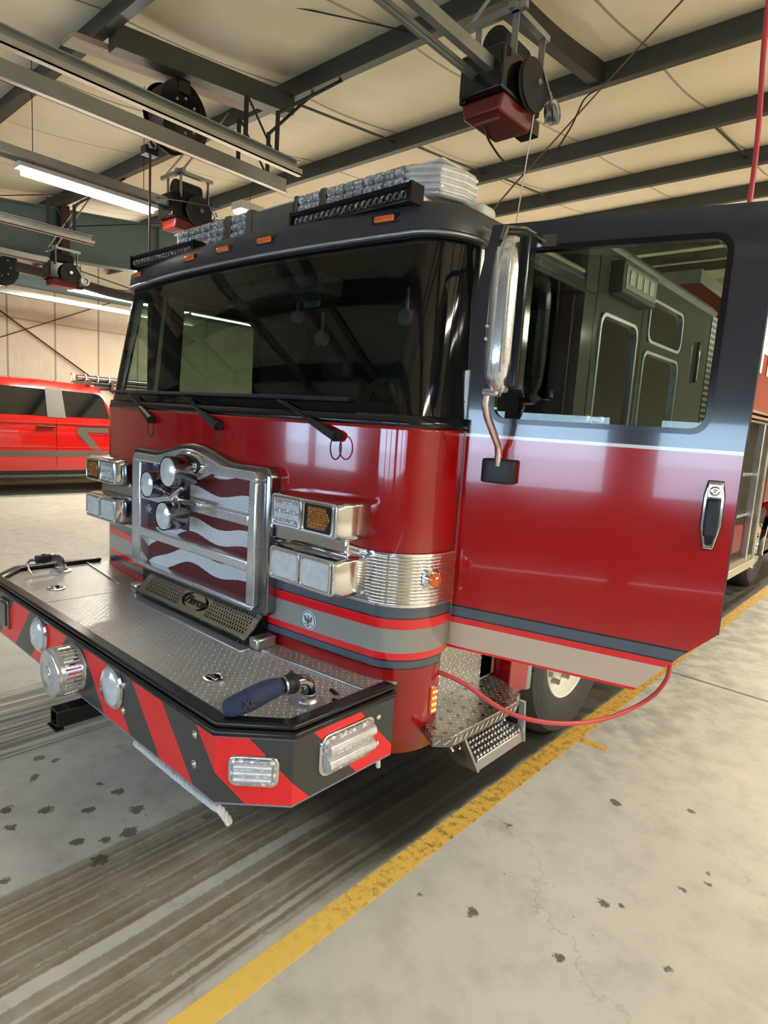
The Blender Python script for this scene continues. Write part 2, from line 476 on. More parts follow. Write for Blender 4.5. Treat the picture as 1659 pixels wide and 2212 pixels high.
tag(MB().b(1.32, 1.47, 1.545, 1.60, 0, 0.0012).build('floor_mark', M_YEL, smooth=False), 'short yellow tick mark branching off the floor line near the front wheel', 'floor marking')
tag(MB().b(1.32, 1.47, 6.9, 6.99, 0, 0.0012).build('floor_mark', M_YEL, smooth=False), 'short yellow tick mark off the floor line, far away near the rear wheel', 'floor marking')

# ------------------------------------------------------------------ room shell
def zb(y): return 4.162 + 0.1065 * (y - 0.342)
def f_ceil():
    x, y, z = coords(); v = comb(x, y, z)
    n = noise(v, 1.6, 4); n2 = noise(v, 14, 3)
    fx = eabs(fract((x - 0.5) / 1.27 + 0.5) - 0.5) * 1.27
    seam = 1 - smooth(fx, 0.006, 0.016)
    sel = smooth(noise(comb(floor_((x + 0.135) / 1.27), 0.0, 0.0), 3.1, 0), 0.3, 0.6)
    c = cmix(n, (0.88, 0.76, 0.53), (0.95, 0.86, 0.65))
    c = cmix(smooth(n2, 0.6, 0.85) * 0.25, c, (0.5, 0.42, 0.28))
    c = cmix(seam * emix(sel, 0.35, 0.8), c, (0.16, 0.13, 0.09))
    return dict(color=c, rough=n * 0.2 + 0.45, bump=noise(comb(x * 3, y * 1.2, z), 2.2, 3) - seam * 0.3, bdist=0.03, bstr=0.5)
M_CEIL = mat('white_faced_insulation', fn=f_ceil)
m = MB(); rows = []
ny = 16 * 8; nx = 110
for j in range(ny + 1):
    y = -5.98 + j / 8 * 1.52 + 0.282 if False else (0.342 - 1.52 * 4) + j * 1.52 / 8
    ph = (j % 8) / 8
    row = []
    for i in range(nx + 1):
        x = -12 + 21 * i / nx
        sx = abs(((x - 0.5) / 1.27) % 1 - 0.5) * 2
        sag = 0.045 * math.sin(PI * ph) * (0.75 + 0.25 * math.sin(x * 2.3 + j * 0.1)) + 0.018 * (1 - sx ** 6) * math.sin(PI * ph)
        row.append((x, y, zb(y) + 0.205 - sag))
    rows.append(row)
m.loft(rows)
struct(m.build('ceiling', M_CEIL, solid=0.0))
# purlins: zed sections lying across the bays
def purlin(y, i):
    z0 = zb(y); t = 0.004
    m = MB()
    pr_ = [(y - 0.07, z0), (y, z0), (y, z0 + 0.196), (y + 0.07, z0 + 0.196), (y + 0.07, z0 + 0.18), (y + 0.066, z0 + 0.18), (y + 0.066, z0 + 0.2),
           (y - 0.004, z0 + 0.2), (y - 0.004, z0 + 0.004), (y - 0.066, z0 + 0.004), (y - 0.066, z0 + 0.022), (y - 0.07, z0 + 0.022)]
    m.prism(pr_, 'x', -12, 9)
    o = m.build('trim_%d' % i, M_STEEL, smooth=False)
    return struct(o, 'grey steel roof purlin running across the garage')
for i in range(-3, 10): purlin(0.342 + 1.52 * i, i + 4)
# tapered rafter frames along the bays
def rafter(x, i, m_, y0=-4.9, y1=16.9):
    lo = lambda y: 3.617 + 0.069 * (y - 1.18)
    hi = lambda y: zb(y) - 0.002
    m = MB()
    m.prism([(y0, lo(y0)), (y1, lo(y1)), (y1, hi(y1)), (y0, hi(y0))], 'x', x - 0.006, x + 0.006)
    for f, d in ((lo, 0.016), (hi, -0.016)):
        m.prism([(y0, f(y0)), (y1, f(y1)), (y1, f(y1) + d), (y0, f(y0) + d)], 'x', x - 0.1, x + 0.1)
    for yy in (3.3, 6.3, 9.3):
        m.b(x - 0.09, x + 0.09, yy - 0.006, yy + 0.006, lo(yy), hi(yy))
    return struct(m.build('trim_%d' % i, m_, smooth=False), 'deep teal steel roof beam running along the bay')
rafter(-6.85, 20, M_TEAL)
# eave beam by the left wall
struct(MB().b(-11.95, -11.75, -4.9, 16.9, 4.02, 4.24).build('trim_21', M_TEAL, smooth=False), 'teal steel eave beam along the left wall')
# brown strap on the girder and steel bridging pieces
struct(MB().b(-6.83, -6.68, 1.83, 1.95, 3.60, 4.36).build('trim_22', M_BROWN, bevel=0.01), 'rusty brown column stub on the teal beam')
def bridging(x, y, i, m_=M_BROWN, wdt=0.09):
    m = MB(); a = Vector((x, y, zb(y) + 0.03)); b_ = Vector((x, y + 1.52, zb(y + 1.52) + 0.03))
    m.prism([(y, a.z), (y + 1.52, b_.z), (y + 1.52, b_.z + 0.16), (y, a.z + 0.16)], 'x', x - wdt / 2, x + wdt / 2)
    return struct(m.build('trim_%d' % i, m_, smooth=False), 'dark steel strut joining two roof purlins')
bridging(0.13, 1.862, 23, mat('dark_strut', (0.030, 0.024, 0.020), 0.6, var=0.2))
for i_, (x_, y_) in enumerate(((-2.08, 1.862), (-1.98, 3.382), (-1.9, 4.90), (0.5, 4.9))):
    struct(MB().tube([(x_, y_, zb(y_) + 0.12), (x_ + 0.02, y_ + 1.52, zb(y_ + 1.52) + 0.12)], 0.012, 6).build('trim_%d' % (24 + i_), M_STEEL), 'thin dark sag rod between two roof purlins')
# steel channel and wooden plank carrying the hose reel
M_CH = M_STEEL
m = MB(); m.prism([(0.33, 4.05), (1.83, 4.21), (1.83, 4.36), (0.33, 4.20)], 'x', -1.92, -1.80); m.build('tmp', M_STEEL)
ch = bpy.data.objects['tmp']; ch.name = 'trim_29'; struct(ch, 'grey steel channel between the first two purlins')

def f_wall():
    x, y, z = coords(); v = comb(x, y, z)
    fy = eabs(fract((y - 2.79) / 0.93 + 0.5) - 0.5) * 0.93
    seam = 1 - smooth(fy, 0.012, 0.026)
    fz = eabs(z - 3.37); h = (1 - smooth(fz, 0.008, 0.016))
    n = noise(v, 2.2, 4)
    c = cmix(n, (0.52, 0.45, 0.33), (0.70, 0.63, 0.49))
    c = cmix(emax(seam, h * 0.7) * 0.7, c, (0.15, 0.11, 0.08))
    return dict(color=c, rough=n * 0.2 + 0.5, bump=noise(comb(x, y * 2, z * 0.8), 2, 3), bdist=0.05, bstr=0.6)
M_WALL = mat('wall_insulation', fn=f_wall)
struct(MB().b(-12.2, -12, -5, 17, 0, 6.6).build('wall_left', M_WALL, smooth=False))
M_WALLP = mat('pale_wall_panel', (0.55, 0.50, 0.40), 0.6, var=0.15)
M_WALLF = mat('front_wall_panel', (0.24, 0.22, 0.18), 0.6, var=0.15)
struct(MB().b(9, 9.2, -5, 17, 0, 6.6).build('wall_right', M_WALLP, smooth=False))
struct(MB().b(-12.2, 9.2, 17, 17.2, 0, 6.5).build('wall_back', M_WALLP, smooth=False))
# front wall with overhead doors: openings x-ranges
OPEN = [(-10.6, -6.8), (-5.6, -1.75), (-1.3, 2.55), (2.8, 6.6)]
m = MB(); xs = [-12.2] + [v for o in OPEN for v in o] + [9.2]
for a, b_ in zip(xs[0::2], xs[1::2]): m.b(a, b_, -5.2, -5, 0, 3.25)
m.b(-12.2, 9.2, -5.2, -5, 3.25, 4.2)
struct(m.build('wall_front', M_WALLF, smooth=False))
M_PANEL = mat('overhead_door_panel', (0.17, 0.17, 0.17), 0.45, var=0.08)
for k, (a, b_) in enumerate(OPEN):
    # glazed band between z 1.0 and 1.95
    d = MB(); n = 3; mrg = 0.16; gw = (b_ - a - mrg * (n + 1)) / n
    z = 0.0
    for z0, z1 in ((0, 0.50), (0.50, 1.05), (1.95, 2.55), (2.55, 3.25)):
        d.b(a, b_, -5.15, -5.08, z0, z1); d.b(a, b_, -5.155, -5.11, z1 - 0.05, min(z1 + 0.05, 3.25) if z1 not in (1.05,) else 1.05)
    for i in range(n + 1):
        x0 = a + i * (gw + mrg); d.b(x0, x0 + mrg, -5.15, -5.08, 1.05, 1.95)
    dr = struct(d.build('door_%d' % (k + 1), M_PANEL, smooth=False))
    for i in range(n):
        x0 = a + mrg + i * (gw + mrg)
        w_ = MB().b(x0, x0 + gw, -5.12, -5.11, 1.05, 1.95).build('window_pane', M_WIN, dr, smooth=False)
# thin brace rods on the left wall
def rod(name, pts, r, m_, label=None, cat=None, group=None, seg=6):
    o = MB().tube(pts, r, seg).build(name, m_)
    return tag(o, label, cat, group) if label else o
struct(rod('trim_30', [(-11.93, 1.9, 3.94), (-11.93, 6.6, 0.95)], 0.016, M_BROWN), 'dark diagonal brace rod falling to the right on the left wall')
struct(rod('trim_31', [(-11.93, 1.2, 2.25), (-11.93, 5.3, 4.22)], 0.012, M_BROWN), 'dark diagonal brace rod rising to the right on the left wall')

# ------------------------------------------------------------------ fluorescent fixtures
def lamp_light(p, x, y, z, ln, watt, parent):
    ld = bpy.data.lights.new('tube_light', 'AREA'); ld.shape = 'RECTANGLE'; ld.size = 0.12; ld.size_y = ln; ld.energy = watt
    ld.color = (1.0, 0.95, 0.82)
    lo = bpy.data.objects.new('tube_light', ld); COL.objects.link(lo); lo.location = (x, y, z)
    par(lo, parent)
def fixture(x, y, z, ln, label, group, light=0, tr=0.019):
    t = thing('fluorescent_light', label, 'ceiling light', (x, y, z), group)
    m = MB(); m.prism([(x - 0.045, z + 0.05), (x + 0.045, z + 0.05), (x + 0.06, z + 0.012), (x - 0.06, z + 0.012)], 'y', y - ln / 2, y + ln / 2)
    m.build('housing', M_WHITE, t, smooth=False)
    for s in (-1, 1):
        MB().cyl((x + s * tr * 1.8, y - ln / 2 + 0.04, z - tr * 0.6), (x + s * tr * 1.8, y + ln / 2 - 0.04, z - tr * 0.6), tr, seg=10).build('tube', M_TUBE, t)
    for q in (-0.4, 0.4):
        MB().cyl((x, y + q * ln, z + 0.05), (x, y + q * ln, zb(y + q * ln) + 0.195), 0.003, seg=5).build('hanger_wire', M_BLACK, t)
    if light: lamp_light(None, x, y, z - 0.05, ln, light, t)
    return t
# visible row over the left bay
GL = 'fluorescent strips in a row over the left bay'
for k, lb in enumerate(('fluorescent strip light over the pickup, nearest of the row', 'fluorescent strip light seen through the cab windows, left one of the pair',
                        'fluorescent strip light seen through the cab windows, right one of the pair', 'fluorescent strip light far down the left bay, last of the row')):
    fixture(-8.5, 3.73 + 2.30 * k, 3.60, 2.24, lb, GL, LAMP * 1.1, 0.030)
for (x, y) in ((7.2, -0.6), (5.4, 1.45), (5.4, 3.8), (5.4, 6.2), (5.4, 8.6),
               (-3.4, 9.5), (1.9, 9.5), (1.9, 11.8), (-3.4, 11.8)):
    fixture(x, y, min(3.60, zb(y) - 0.15), 2.24, 'fluorescent strip light elsewhere under the garage roof', 'fluorescent strips over the rest of the garage', LAMP)
fixture(-2.82, 0.60, 3.42, 1.10, 'added glowing strip under the rail of the second door opener, for a bright line there', 'added glowing strip over the second bay', LAMP * 0.5)  # added glowing strip for the bright line along the opener rail
# small bright lamp in the distance above the light bar
t = thing('hanging_light', 'small bright boxed lamp hanging in the distance above the cab roof', 'ceiling light', (-3.697, 2.736, 4.0))
MB().b(-3.80, -3.60, 2.58, 2.90, 4.0, 4.09).build('housing', M_CREAM, t, bevel=0.01)
MB().b(-3.78, -3.62, 2.60, 2.88, 3.97, 4.0).build('lens', M_TUBE, t, bevel=0.01)
MB().tube([(-3.7, 2.75, 4.09), (-3.68, 2.8, 4.42)], 0.004, 5).build('chain', M_BLACK, t)

# ================================================================== FIRE TRUCK
TR = thing('fire_truck', 'red and dark grey fire truck filling the middle of the garage, driver door open', 'fire truck', (0, 0, 0))
W = 1.245
def lerp(a, b, t): return a + (b - a) * t
def contour(z=1.0, out=0.0, ymax=0.285, n_front=22, x_from=None, yoff=0.0):
    """plan outline of the cab nose from the right-hand (+x) side to the left"""
    rake = 0.0 if z < 1.70 else 0.125 * min(1, (z - 1.70) / 0.70) ** 1.0
    tuck = 0.0 if z < 1.70 else -0.035 * min(1, (z - 1.70) / 0.75)
    w_ = W + tuck; xc = w_ - 0.17
    pts = [(w_, ymax), (w_, lerp(ymax, 0.18, 0.5)), (w_, 0.18)]
    for k in range(1, 9):
        t = PI / 2 * (1 - k / 8); pts.append((xc + 0.17 * math.sin(t), 0.18 - 0.20 * math.cos(t)))
    half = pts[:]
    nf = n_front
    for k in range(1, nf):
        x = xc - 2 * xc * k / nf; half.append((x, -0.095 + 0.075 * (x / xc) ** 2))
    full = half + [(-x, y) for x, y in reversed(pts)]
    res = []
    for i, (x, y) in enumerate(full):
        a = full[max(i - 1, 0)]; c = full[min(i + 1, len(full) - 1)]
        t = Vector((c[0] - a[0], c[1] - a[1], 0)); t.normalize(); nrm = Vector((t.y, -t.x, 0)) * -1
        if nrm.y > 0.3 or (abs(nrm.y) < 1e-6 and nrm.x * x < 0): nrm = -nrm
        k = 1.0 if y < 0.2 else max(0.0, (ymax - y) / max(ymax - 0.2, 1e-6))
        res.append((x + nrm.x * out, y + nrm.y * out + rake * k + yoff, z))
    return res
def yfront(x, z=1.2):
    """y of the nose surface at x"""
    c = contour(z); c = sorted((p[0], p[1]) for p in c if p[1] < 0.3)
    for a, b_ in zip(c, c[1:]):
        if a[0] <= x <= b_[0] and b_[0] > a[0]: return lerp(a[1], b_[1], (x - a[0]) / (b_[0] - a[0]))
    return 0.2
# nose shell
m = MB()
m.loft([contour(z, 0, 0.225 if z < 0.83 else 0.262) for z in (0.445, 0.60, 0.82, 0.84, 1.0, 1.2, 1.4, 1.55, 1.69, 1.702)])
m.build('cab_nose', M_CAB, TR, solid=0.02, sharp=50)
# black window surround below the glass
m = MB(); m.loft([contour(z, 0.004) for z in (1.700, 1.716, 1.745)]); m.build('windscreen_sill', M_GBLACK, TR, solid=0.012, sharp=60)
# windscreen
def f_frit():
    x, y, z = coords()
    a = emax(1 - smooth(z, 1.785, 1.79), smooth(z, 2.365, 2.37))
    side = smooth(x, 1.10, 1.13)
    lft = between(x, -1.9, -1.8)
    return emax(a, side)
M_WS = glass_mat('windscreen_glass', (0.48, 0.56, 0.51), f_frit, 1.42)
m = MB(); m.loft([contour(1.742 + 0.665 * k / 10, -0.002) for k in range(11)])
m.build('windscreen', M_WS, TR, sharp=70)
# silver strip at the right windscreen edge and a pillar on both sides
for s in (1, -1):
    sg = 'pillar'
    m = MB()
    rows = []
    for k in range(8):
        z = 1.72 + 0.70 * k / 7; c = contour(z); x0 = c[0][0]
        rk = 0.05 * (z - 1.72) / 0.7
        rows.append([(s * (x0 + 0.004), 0.285 + rk, z), (s * (x0 + 0.004), 0.31 + rk, z), (s * (x0 - 0.07), 0.315 + rk, z), (s * (x0 - 0.07), 0.28 + rk, z)])
    m.loft(rows, closed=True); m.build('pillar_strip', M_ALU, TR, bevel=0.003)
    m = MB(); rows = []
    for k in range(8):
        z = 1.70 + 0.72 * k / 7; x0 = contour(z)[0][0] - 0.006; rk = 0.05 * (z - 1.72) / 0.7
        rows.append([(s * x0, 0.31 + rk, z), (s * x0, 0.44 + rk * 0.4, z), (s * (x0 - 0.10), 0.44 + rk * 0.4, z), (s * (x0 - 0.10), 0.31 + rk, z)])
    m.loft(rows, closed=True); m.build('windscreen_pillar', M_DARK, TR, bevel=0.01)
# visor band and roof
m = MB(); rows = []
prof = [(2.395, 0.000), (2.398, 0.022), (2.408, 0.026), (2.414, 0.020), (2.430, 0.020), (2.480, 0.014), (2.500, 0.004), (2.515, -0.014)]
for z, o_ in prof:
    rows.append(contour(min(z, 2.42), o_, ymax=1.38)); rows[-1] = [(x, y, z) for x, y, zz in rows[-1]]
top = rows[-1]
cx, cy = 0, 0.75
for f, dz in ((0.93, 0.026), (0.8, 0.046), (0.5, 0.062), (0.15, 0.068)):
    rows.append([(x * f, cy + (y - cy) * f if y < 1.3 else y, 2.515 + dz * (1 if y < 1.3 else 1)) for x, y, z in top])
m.loft(rows); m.build('roof_visor', M_GREYP, TR, solid=0.012, sharp=40)
m = MB(); m.loft([[(x, y, z) for x, y, _ in contour(2.4, 0.029, ymax=0.30)] for z in (2.398, 2.404, 2.408)]); m.build('visor_trim', M_GALV, TR, solid=0.006)
# bright gutter on the right roof edge
MB().tube([(1.218, 0.33, 2.475), (1.222, 0.7, 2.487), (1.222, 1.36, 2.492)], 0.013, 8).build('roof_gutter', M_ALU, TR)
# visor marker lamps
for x in (-0.95, -0.305, 0.0, 0.305, 0.955):
    yf = yfront(x, 2.42) - 0.018
    ang = math.atan2(0.15 * x / 1.07 / 1.07, 1)
    R_ = Matrix.Rotation(ang, 3, 'Z')
    h = MB().box((x, yf - 0.004, 2.463), (0.125, 0.014, 0.034), R_).build('marker_lamp', M_GBLACK, TR, bevel=0.006)
    MB().box((x, yf - 0.013, 2.463), (0.09, 0.012, 0.024), R_).build('lens', M_ORG, h, bevel=0.005)

# -------- cab sides behind the doors
Y0, Y1, YR = 0.285, 1.20, 3.36          # door opening, rear of the cab
ZR = 2.66
M_SIDE = m_bands('cab_side_bands', (0.842, 0.938, 0.962, 0.968, 1.005, 1.012, 1.681, 1.693), (RED, (0.58, 0.41, 0.29), BRED, BLK, SLATE, BLK, RED, (0.75, 0.75, 0.72), (0.085, 0.095, 0.092)))
m = MB()
# right rear quarter: from behind the opening to the rear wall, with window cut-outs built from strips
WINS = [(1.40, 1.90, 1.74, 2.335), (2.06, 2.66, 2.285, 2.525), (2.03, 2.66, 1.70, 2.225)]
def side_with_holes(m, x0, x1, y0, y1, z0, z1, holes):
    ys = sorted({y0, y1, *[h[0] for h in holes], *[h[1] for h in holes]})
    for a, b_ in zip(ys, ys[1:]):
        cut = sorted([(h[2], h[3]) for h in holes if h[0] < (a + b_) / 2 < h[1]])
        z = z0
        for c0, c1 in cut:
            m.b(x0, x1, a, b_, z, c0); z = c1
        m.b(x0, x1, a, b_, z, z1)
side_with_holes(m, 1.20, 1.240, Y1, YR, 0.88, ZR, WINS)
m.build('cab_side_panel', M_SIDE, TR, smooth=False)
m = MB(); side_with_holes(m, -1.240, -1.20, 0.285, YR, 0.70, ZR, [(0.47, 1.10, 1.79, 2.365)])
m.build('cab_side_panel', M_SIDE, TR, smooth=False)
pn = MB(); o_ = rrect(0.44, 1.13, 1.765, 2.392, 0.07); i_ = rrect(0.475, 1.095, 1.80, 2.36, 0.06)
pn.ring(o_, i_, 'x', -1.25, -1.195); pn.build('window_seal', M_GBLACK, TR)
MB().b(-1.225, -1.22, 0.46, 1.11, 1.78, 2.38).build('side_window', M_CGLASS, TR, smooth=False)
for (a, b_, c, d) in WINS:
    f = MB().ring(rrect(a - 0.007, b_ + 0.007, c - 0.007, d + 0.007, 0.065), rrect(a + 0.010, b_ - 0.010, c + 0.010, d - 0.010, 0.06), 'x', 1.225, 1.250).build('window_frame', M_ALU, TR)
    MB().b(1.226, 1.230, a, b_, c, d).build('pane', M_PGLASS, f, smooth=False)
# crew door outline, roof rail, rear plate
for y in (1.335, 1.965):
    MB().b(1.238, 1.2415, y - 0.006, y + 0.006, 0.9, 2.60).build('door_gap', M_GBLACK, TR, smooth=False)
MB().tube([(1.235, 1.34, 2.655), (1.235, 3.36, 2.655)], 0.024, 10).build('drip_rail', M_GALV, TR)
MB().b(-1.24, 1.24, 1.36, YR, 2.66, 2.70).build('crew_roof', M_GREYP, TR, bevel=0.015)
MB().b(-1.2, 1.2, 1.34, 1.38, 2.42, 2.68).build('roof_step', M_GREYP, TR, smooth=False)
MB().b(1.10, 1.243, 3.31, 3.44, 0.9, 2.64).build('corner_plate', mat('dotted_plate', metal=0.8, fn=lambda: (lambda c: dict(
    color=cmix(smooth(voro(comb(c[0] * 0.0, c[1], c[2]), 24, rand=0.0), 0.22, 0.34), (0.75, 0.75, 0.70), (0.03, 0.025, 0.022)), rough=c[0] * 0 + 0.4))(coords())), TR, smooth=False)
# slim handle on the crew door
h = MB().b(1.245, 1.262, 3.02, 3.055, 2.13, 2.41).build('grab_handle', M_GBLACK, TR, bevel=0.006)
MB().b(1.262, 1.268, 3.028, 3.047, 2.15, 2.39).build('grip', M_CHR, h, bevel=0.003)
# scene light
t = MB().b(1.24, 1.31, 1.47, 1.95, 2.44, 2.605).build('scene_light', mat('scene_box', (0.06, 0.075, 0.08), 0.4), TR, bevel=0.008)
MB().b(1.31, 1.316, 1.495, 1.925, 2.465, 2.58).build('lens', mat('scene_face', (0.5, 0.52, 0.5), 0.2, 0.4), t, bevel=0.003)
for k in range(4): MB().b(1.316, 1.324, 1.53 + 0.095 * k, 1.585 + 0.095 * k, 2.49, 2.56).build('lamp_cell', M_SCENE, t, bevel=0.006)
# door jamb and latches at the opening
MB().b(1.10, 1.20, 1.17, 1.215, 0.88, 2.45).build('door_jamb', mat('jamb_red_brown', (0.05, 0.012, 0.012), 0.4), TR, bevel=0.006)
MB().b(1.05, 1.235, 0.285, 1.20, 2.40, 2.47).build('door_header', M_GREYP, TR, bevel=0.01)
lt = MB().cyl((1.24, 1.225, 1.80), (1.30, 1.225, 1.80), 0.011).cyl((1.30, 1.20, 1.80), (1.30, 1.40, 1.80), 0.010).sph((1.30, 1.40, 1.80), 0.02).sph((1.30, 1.225, 1.80), 0.022)
lt.build('door_stay', M_CHR, TR)

# -------- interior
m = MB(); m.b(-1.18, 1.18, 0.21, 3.3, 0.80, 0.86).b(-1.18, 1.18, 1.55, 1.6, 0.8, 2.42).b(-1.18, 1.18, 0.16, 1.55, 2.405, 2.42)
m.build('cab_lining', M_DARK, TR, smooth=False)
m = MB(); m.prism([(0.02, 1.0), (0.50, 1.0), (0.50, 1.55), (0.40, 1.66), (0.10, 1.69), (0.02, 1.66)], 'x', -1.12, 1.12); m.build('dashboard', M_DARK, TR, bevel=0.02)
m = MB().b(0.35, 0.95, 0.22, 0.46, 1.66, 1.80); m.build('instrument_hood', M_DARK2, TR, bevel=0.05)
# steering wheel
sw = MB(); c = Vector((0.66, 0.60, 1.72)); q = Matrix.Rotation(math.radians(-58), 3, 'X')
sw.tube([c + q @ Vector((0.23 * math.cos(a), 0.23 * math.sin(a), 0)) for a in [2 * PI * k / 32 for k in range(32)]], 0.014, 8, closed=True)
for a in (0.2, PI - 0.2, -PI / 2): sw.tube([c, c + q @ Vector((0.23 * math.cos(a), 0.23 * math.sin(a), 0))], 0.012, 6)
sw.cyl(c, c + q @ Vector((0, 0, -0.25)), 0.035); sw.build('steering_wheel', M_DARK2, TR)
for x in (-0.72, 0.66):
    m = MB().box((x, 1.22, 1.20), (0.52, 0.50, 0.16)).box((x, 1.43, 1.62), (0.50, 0.14, 0.80), Matrix.Rotation(math.radians(-8), 3, 'X')).box((x, 1.46, 2.08), (0.28, 0.1, 0.18))
    m.build('seat', M_DARK2, TR, bevel=0.04)
m = MB().b(-0.28, 0.28, 0.55, 1.2, 0.86, 1.40); m.build('engine_cover', M_DARK2, TR, bevel=0.05)
# overhead console with little lamps and a radio handset bracket
oc = MB().b(-0.5, 0.35, 0.30, 0.46, 2.30, 2.40).build('overhead_console', M_DARK2, TR, bevel=0.02)
M_GL = mat('pale_grey_plastic', (0.10, 0.13, 0.125), 0.4)
for x, z, r in ((-0.02, 2.24, 0.03), (0.18, 2.12, 0.035), (0.74, 2.19, 0.036)):
    MB().cyl((x, 0.46, z), (x, 0.50, z), r).cyl((x, 0.48, z), (x, 0.48, z + 0.13), 0.008, seg=8).build('fan_lamp', M_GL, oc)
for x, z in ((-0.14, 2.345), (0.12, 2.30), (0.90, 2.30)):
    MB().b(x - 0.05, x + 0.05, 0.44, 0.47, z - 0.025, z + 0.025).build('switch_plate', M_GL, oc, bevel=0.004)
for x in (-0.75, -0.45, -0.12): MB().b(x, x + 0.16, 0.24, 0.34, 1.68, 1.79).build('dash_box', M_DARK, TR, bevel=0.012)

# -------- roof lighting
def led_bar(x0, x1, y):
    n = int((x1 - x0) / 0.034)
    hgt = MB().b(x0, x1, y, y + 0.055, 2.502, 2.558).build('led_bar', M_GBLACK, TR, bevel=0.004)
    MB().b(x0 - 0.006, x0 + 0.006, y - 0.012, y + 0.06, 2.496, 2.566).b(x1 - 0.006, x1 + 0.006, y - 0.012, y + 0.06, 2.496, 2.566).b(x0, x1, y - 0.012, y, 2.549, 2.562).build('end_plates', M_GBLACK, hgt)
    for k in range(n):
        cx_ = x0 + 0.02 + (x1 - x0 - 0.04) * (k + 0.5) / n
        MB().lathe([(0.003, 0.010), (0.0125, 0.002), (0.0140, -0.006)], (cx_, y - 0.002, 2.526), (0, 1, 0), 10).build('led_cup', M_LED, hgt)
led_bar(-1.0, -0.34, 0.055); led_bar(0.43, 1.09, 0.055)
lb = MB().b(-0.93, 0.98, 0.25, 0.50, 2.575, 2.60).b(-0.7, -0.6, 0.28, 0.46, 2.54, 2.58).b(0.6, 0.7, 0.28, 0.46, 2.54, 2.58).build('light_bar', M_ALU, TR, bevel=0.004)
# modules on the light bar (segmented, angled ends)
def module(x0, x1, m_, nm='light_module', y0=0.225, z1=2.722):
    mm = MB()
    if m_ is M_LED:
        for r in range(3):
            z = 2.602 + r * 0.040
            nseg = max(1, round((x1 - x0) / 0.055))
            for k in range(nseg):
                a = x0 + (x1 - x0) * k / nseg
                mm.prism([(y0 + 0.006, z + 0.037), (y0 - 0.006, z + 0.018), (y0 + 0.006, z), (y0 + 0.03, z), (y0 + 0.03, z + 0.037)], 'x', a + 0.003, a + (x1 - x0) / nseg - 0.003)
        mm.b(x0, x1, y0 + 0.02, 0.45, 2.60, z1)
    else: mm.b(x0, x1, y0, 0.45, 2.60, z1)
    return mm.build(nm, m_, lb, bevel=0.002)
M_TINT = mat('smoked_module', (0.11, 0.105, 0.08), 0.2, coat=0.5)
xs = [-0.80, -0.685, -0.57, -0.455, -0.34]
for a, b_ in zip(xs, xs[1:]): module(a, b_ - 0.008, M_LED)
module(-0.335, -0.285, M_DKCHR, 'spacer')
module(-0.28, -0.15, M_LED); module(-0.145, -0.10, M_TINT, 'spacer'); module(-0.095, 0.22, M_TINT, 'blank_module', 0.225, 2.70); module(0.225, 0.25, M_DKCHR, 'spacer')
module(0.255, 0.40, M_LED); module(0.405, 0.44, M_DKCHR, 'spacer')
xs = [0.445, 0.56, 0.675, 0.79, 0.905]
for a, b_ in zip(xs, xs[1:]): module(a, b_ - 0.008, M_LED)
for s, nm in ((1, 'end'), (-1, 'end')):
    a = 0.91 if s > 0 else -0.805
    pts = [(a, 0.225), (a + s * 0.12, 0.29), (a + s * 0.16, 0.40), (a + s * 0.16, 0.48), (a, 0.48)]
    ec = MB().prism(pts, 'z', 2.60, 2.722).build('end_cap', M_CREAM if s < 0 else M_LENS, lb, bevel=0.012)
    if s > 0:
        for zz in (2.615, 2.640, 2.665, 2.690): MB().tube([(x, y - 0.004, zz + 0.008) for x, y in pts[:4]], 0.008, 6).build('cap_rib', M_LENS, ec)
MB().b(-0.93, 1.05, 0.27, 0.48, 2.722, 2.730).build('top_cover', M_CREAM, lb, bevel=0.004)
MB().sph((0.42, 0.38, 2.728), 0.035, seg=14).build('beacon_knob', M_GBLACK, lb)
MB().b(1.02, 1.13, 0.44, 0.56, 2.545, 2.61).build('cream_lamp', M_CREAM, lb, bevel=0.03, seg=3)

# -------- grille
GR = MB()
yf, yb = -0.166, -0.098
def bar(x0, x1, z0, z1): GR.b(x0, x1, yf, yb, z0, z1)
outer = []
def arch(x): return 1.478 + 0.055 * max(0.0, math.cos(min(1, abs(x - 0.0) / 0.30) * PI / 2)) ** 1.3
o_ = [(0.54, 0.90), (0.54, 1.45), (0.52, 1.478)] + [(x / 100, arch(x / 100)) for x in range(48, -49, -4)] + [(-0.52, 1.478), (-0.54, 1.45), (-0.54, 0.90), (-0.52, 0.882), (0.52, 0.882)]
# top bar with arch
topb = [(0.54, 1.435), (0.54, 1.45), (0.52, 1.478)] + [(x / 100, arch(x / 100)) for x in range(48, -49, -4)] + [(-0.52, 1.478), (-0.54, 1.45), (-0.54, 1.435)]
lowb = [(-x / 100, 1.436 - 0.05 * max(0.0, math.cos(min(1, abs(x / 100) / 0.20) * PI / 2))) for x in range(48, -49, -4)]
GR.prism(topb + lowb, 'y', yf, yb)
bar(0.487, 0.54, 0.900, 1.436); bar(-0.54, -0.452, 0.900, 1.436)
GR.prism([(-0.54, 0.905), (-0.52, 0.882), (0.52, 0.882), (0.54, 0.905)], 'y', yf, yb)
bar(-0.46, 0.49, 1.243, 1.292); bar(-0.46, 0.49, 1.046, 1.094)
gr = GR.build('grille', M_CHROME, TR, bevel=0.012, seg=3)
# shroud behind
sh = [(x * 1.10, 1.19 + (z - 1.19) * 1.075) for x, z in o_]
MB().ring(sh, [(x * 0.93, 1.19 + (z - 1.19) * 0.93) for x, z in o_], 'y', -0.140, -0.02).build('grille_shroud', M_DKCHR, gr, bevel=0.018)
